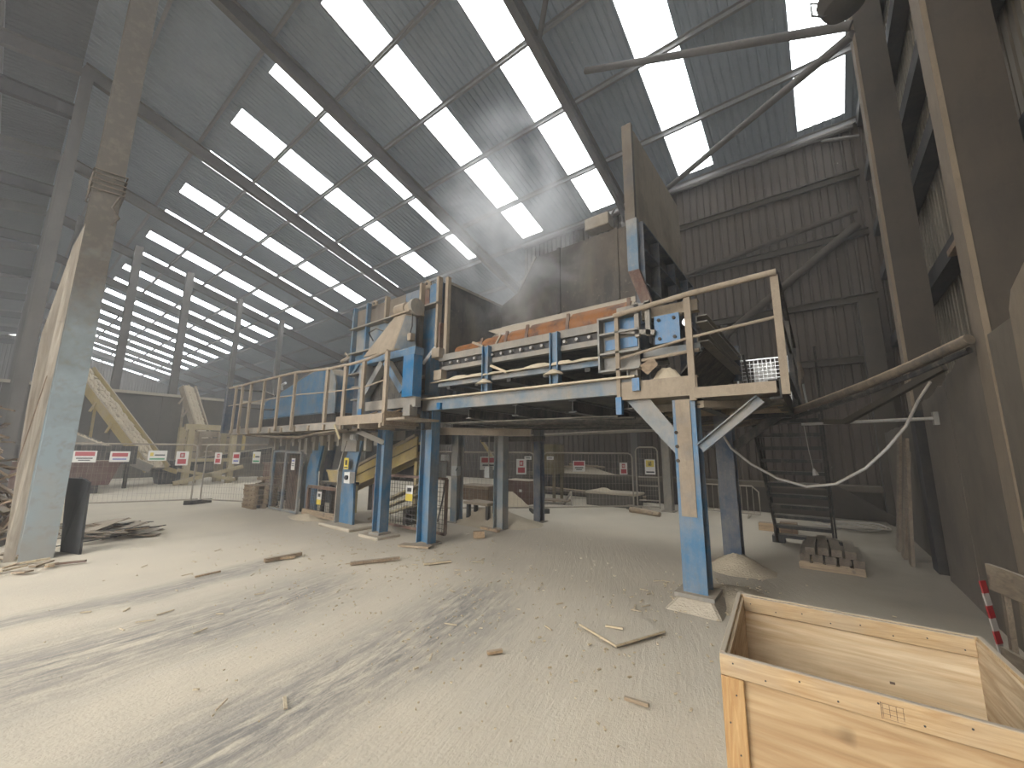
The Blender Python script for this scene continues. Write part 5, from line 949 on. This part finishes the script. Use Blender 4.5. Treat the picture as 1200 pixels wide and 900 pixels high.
# ------------------------------------------------------------------ up in the roof
hl = Thing('high_bay_lamp', 'dusty high bay lamp hanging near the gable roof', 'lamp', (0.85, 6.5, 8.1))
b_ = MB(); b_.tube([(0.85, 6.5, 7.78), (0.85, 6.5, 7.86), (0.85, 6.5, 8.05), (0.85, 6.5, 8.25)], [0.1, 0.24, 0.3, 0.16], 16); hl.part('bowl', b_, 'gable_steel'); hl.part('hanger', MB().tube([(0.85, 6.5, 8.25), (0.85, 6.5, 13.2)], 0.015, 6), 'dark_steel')
hl.part('cable', MB().tube([(0.62, 6.5, 8.1), (0.5, 6.5, 8.2), (0.5, 6.5, 7.98), (0.62, 6.48, 7.85), (0.8, 6.45, 7.82)], 0.014, 6), 'dark_steel')
eb = Thing('eave_box', 'dust-coated vent box hung under the eave behind the hopper', 'box', (-6.1, 13.5, 10.2)); eb.part('box', MB().box(-6.6, -5.6, 13.2, 13.75, 10.25, 10.75), 'beige_steel', bevel=0.03); eb.part('bracket', MB().bar((-5.7, 13.6, 10.75), (-5.5, 13.6, 11.0), 0.05, 0.05).bar((-6.5, 13.6, 10.75), (-6.5, 13.6, 11.0), 0.05, 0.05), 'frame_steel')

# ------------------------------------------------------------------ litter on the floor
sh = MB().prism([(-1.98, 3.66, 0.025), (-1.53, 3.46, 0.03), (-1.30, 4.02, 0.022), (-1.74, 4.27, 0.02)], (0, 0, 0.012)); single('fallen_sheet', sh, 'floor_dust', 'dust-covered square sheet lying flat near the corner column', 'sheet', (-1.65, 3.85, 0.02))
single('sheet_edge', MB().bar((-1.98, 3.655, 0.035), (-1.53, 3.455, 0.04), 0.012, 0.016).bar((-1.53, 3.455, 0.04), (-1.30, 4.015, 0.032), 0.012, 0.016), 'splinter_wood', 'pale broken edge strip along the fallen sheet', 'strip', (-1.6, 3.6, 0.02))
NAMED = [((-6.66, 2.71), (-6.63, 3.23), 0.06, 0.05, 'thick split batten lying on the floor at mid distance', 'old_timber'), ((-6.72, 2.75), (-6.55, 3.1), 0.04, 0.03, 'short batten resting beside the thick split batten', 'broken_wood'), ((-1.21, 2.84), (-1.05, 2.85), 0.02, 0.02, 'grey twig of wood nearest the plywood crate', 'old_timber'),
         ((-5.57, 3.43), (-5.25, 4.05), 0.06, 0.04, 'long split lath lying before the tall blue column', 'old_timber'), ((-8.8, 0.74), (-8.64, 1.1), 0.05, 0.03, 'reddish batten on the floor before the stanchion', 'rust_brown'), ((-6.57, 1.86), (-6.58, 2.14), 0.03, 0.02, 'thin lath among the wheel tracks', 'broken_wood'), ((-2.33, 2.72), (-2.25, 2.82), 0.035, 0.02, 'pinkish wood block on the bare dust in the middle', 'broken_wood'), ((-1.76, 3.75), (-1.6, 3.78), 0.02, 0.015, 'pale splinter lying on the fallen sheet', 'splinter_wood'), ((-4.75, 4.1), (-4.55, 4.45), 0.05, 0.02, 'bright lath lying before the platform', 'splinter_wood'), ((-5.45, 5.9), (-5.3, 6.05), 0.12, 0.12, 'sawn timber block on the floor under the platform', 'broken_wood'), ((-5.95, 6.7), (-5.4, 6.6), 0.08, 0.05, 'timber wedge at the foot of the inner column', 'broken_wood'), ((-6.0, 4.65), (-5.45, 4.85), 0.2, 0.03, 'broken board under the tall blue front column', 'old_timber')]
for a, b, wd, th, lb_, m_ in NAMED:
    z = 0.012 + th / 2 + (0.03 if 'fallen sheet' in lb_ else 0); single('wood_offcut', MB().bar((a[0], a[1], z), (b[0], b[1], z + 0.006), wd, th), m_, lb_, 'wood offcut', (a[0], a[1], z - th / 2))
rnd = random.Random(23)
def splinters(n, xr, yr, lr, lab, group):
    for i in range(n):
        x = rnd.uniform(*xr); y = rnd.uniform(*yr); a = rnd.uniform(0, 3.14); L = rnd.uniform(*lr); d = Vector((math.cos(a), math.sin(a), 0)) * L / 2; p = Vector((x, y, 0.016))
        single('wood_splinter', MB().bar(p - d, p + d, rnd.uniform(0.008, 0.02), 0.008), 'splinter_wood', lab, 'splinter', (x, y, 0.01), group)
splinters(45, (-7.5, -1.6), (3.3, 5.0), (0.03, 0.12), 'small pale splinter strewn in front of the platform', 'splinters before the platform')
splinters(22, (-8.5, -2.5), (0.7, 3.0), (0.03, 0.15), 'small pale splinter lying among the wheel tracks', 'splinters on the wheel tracks')
splinters(26, (-1.9, -0.9), (4.3, 5.6), (0.04, 0.12), 'pale chip strewn round the corner column foot', 'chips round the corner column')
mb = MB(); rnd = random.Random(31)
for i in range(1100):
    if i < 900: x = rnd.gauss(-4, 2.4); y = rnd.gauss(3.6, 1.3)
    elif i < 1200: x = rnd.gauss(-1.0, 0.3); y = rnd.gauss(5.3, 0.4)
    else: x = rnd.uniform(-12, -1); y = rnd.uniform(0.6, 6)
    if y < 0.5 or x > 0.8 or (x > -0.6 and y < 3.2): continue
    s_ = rnd.uniform(0.004, 0.013) * (0.7 if y < 2.4 else 1.2); a = rnd.uniform(0, 3.14); mb.bar((x, y, 0.014), (x + math.cos(a) * s_ * 2, y + math.sin(a) * s_ * 2, 0.016), s_, 0.008)
single('wood_chips', mb, 'splinter_wood', 'fine wood chips scattered over the dusty floor', 'wood chips', (-4, 3.5, 0.01), kind='stuff')

# ------------------------------------------------------------------ dust in the air
def volume(name, mb, density, noise_scale=None, label='', col=(0.92, 0.93, 0.95, 1), aniso=0.2, centre=None, radii=None):
    t = NT(name + '_air'); t.n.remove(t.b); s_ = t.add('ShaderNodeVolumeScatter'); s_.inputs['Color'].default_value = col; s_.inputs['Anisotropy'].default_value = aniso; s_.inputs['Density'].default_value = density
    if noise_scale:
        p = t.pos(); n = t.noise(p, noise_scale, 4, 0.6, 0.6)
        m = t.add('ShaderNodeVectorMath', operation='SUBTRACT'); t.l.new(p, m.inputs[0]); m.inputs[1].default_value = centre
        dv = t.add('ShaderNodeVectorMath', operation='DIVIDE'); t.l.new(m.outputs[0], dv.inputs[0]); dv.inputs[1].default_value = radii
        ln = t.add('ShaderNodeVectorMath', operation='LENGTH'); t.l.new(dv.outputs[0], ln.inputs[0])
        fall = t.ramp(ln.outputs['Value'], 1.0, 0.2); d = t.math('MULTIPLY', t.math('MULTIPLY', t.ramp(n, 0.42, 0.7), fall), density); t.l.new(d, s_.inputs['Density'])
    t.l.new(s_.outputs[0], t.out.inputs['Volume']); MATS[name + '_air'] = t.m
    o = single(name, mb, name + '_air', label, 'dust', (0, 0, 0), kind='stuff'); return o
def ball(c, r, seg=20, rings=10):
    mb = MB(); 
    for i in range(rings + 1):
        th = math.pi * i / rings
        for k in range(seg): a = 2 * math.pi * k / seg; mb.v.append(Vector((c[0] + r[0] * math.sin(th) * math.cos(a), c[1] + r[1] * math.sin(th) * math.sin(a), c[2] + r[2] * math.cos(th))))
    for i in range(rings):
        for k in range(seg): mb.f.append((i * seg + k, i * seg + (k + 1) % seg, (i + 1) * seg + (k + 1) % seg, (i + 1) * seg + k))
    return mb
if HAZE: volume('haze', MB().box(XE + 0.5, 1.1, YF + 0.1, 18.9, 0.02, 15.0), HAZE, label='fine dust haze hanging in the whole hall')

volume('dust_plume', ball((-5.1, 6.4, 6.5), (2.3, 1.5, 3.3)), 1.3, 0.9, 'pale plume of dust rising out of the feed hopper', centre=(-5.1, 6.4, 6.5), radii=(2.3, 1.5, 3.3))
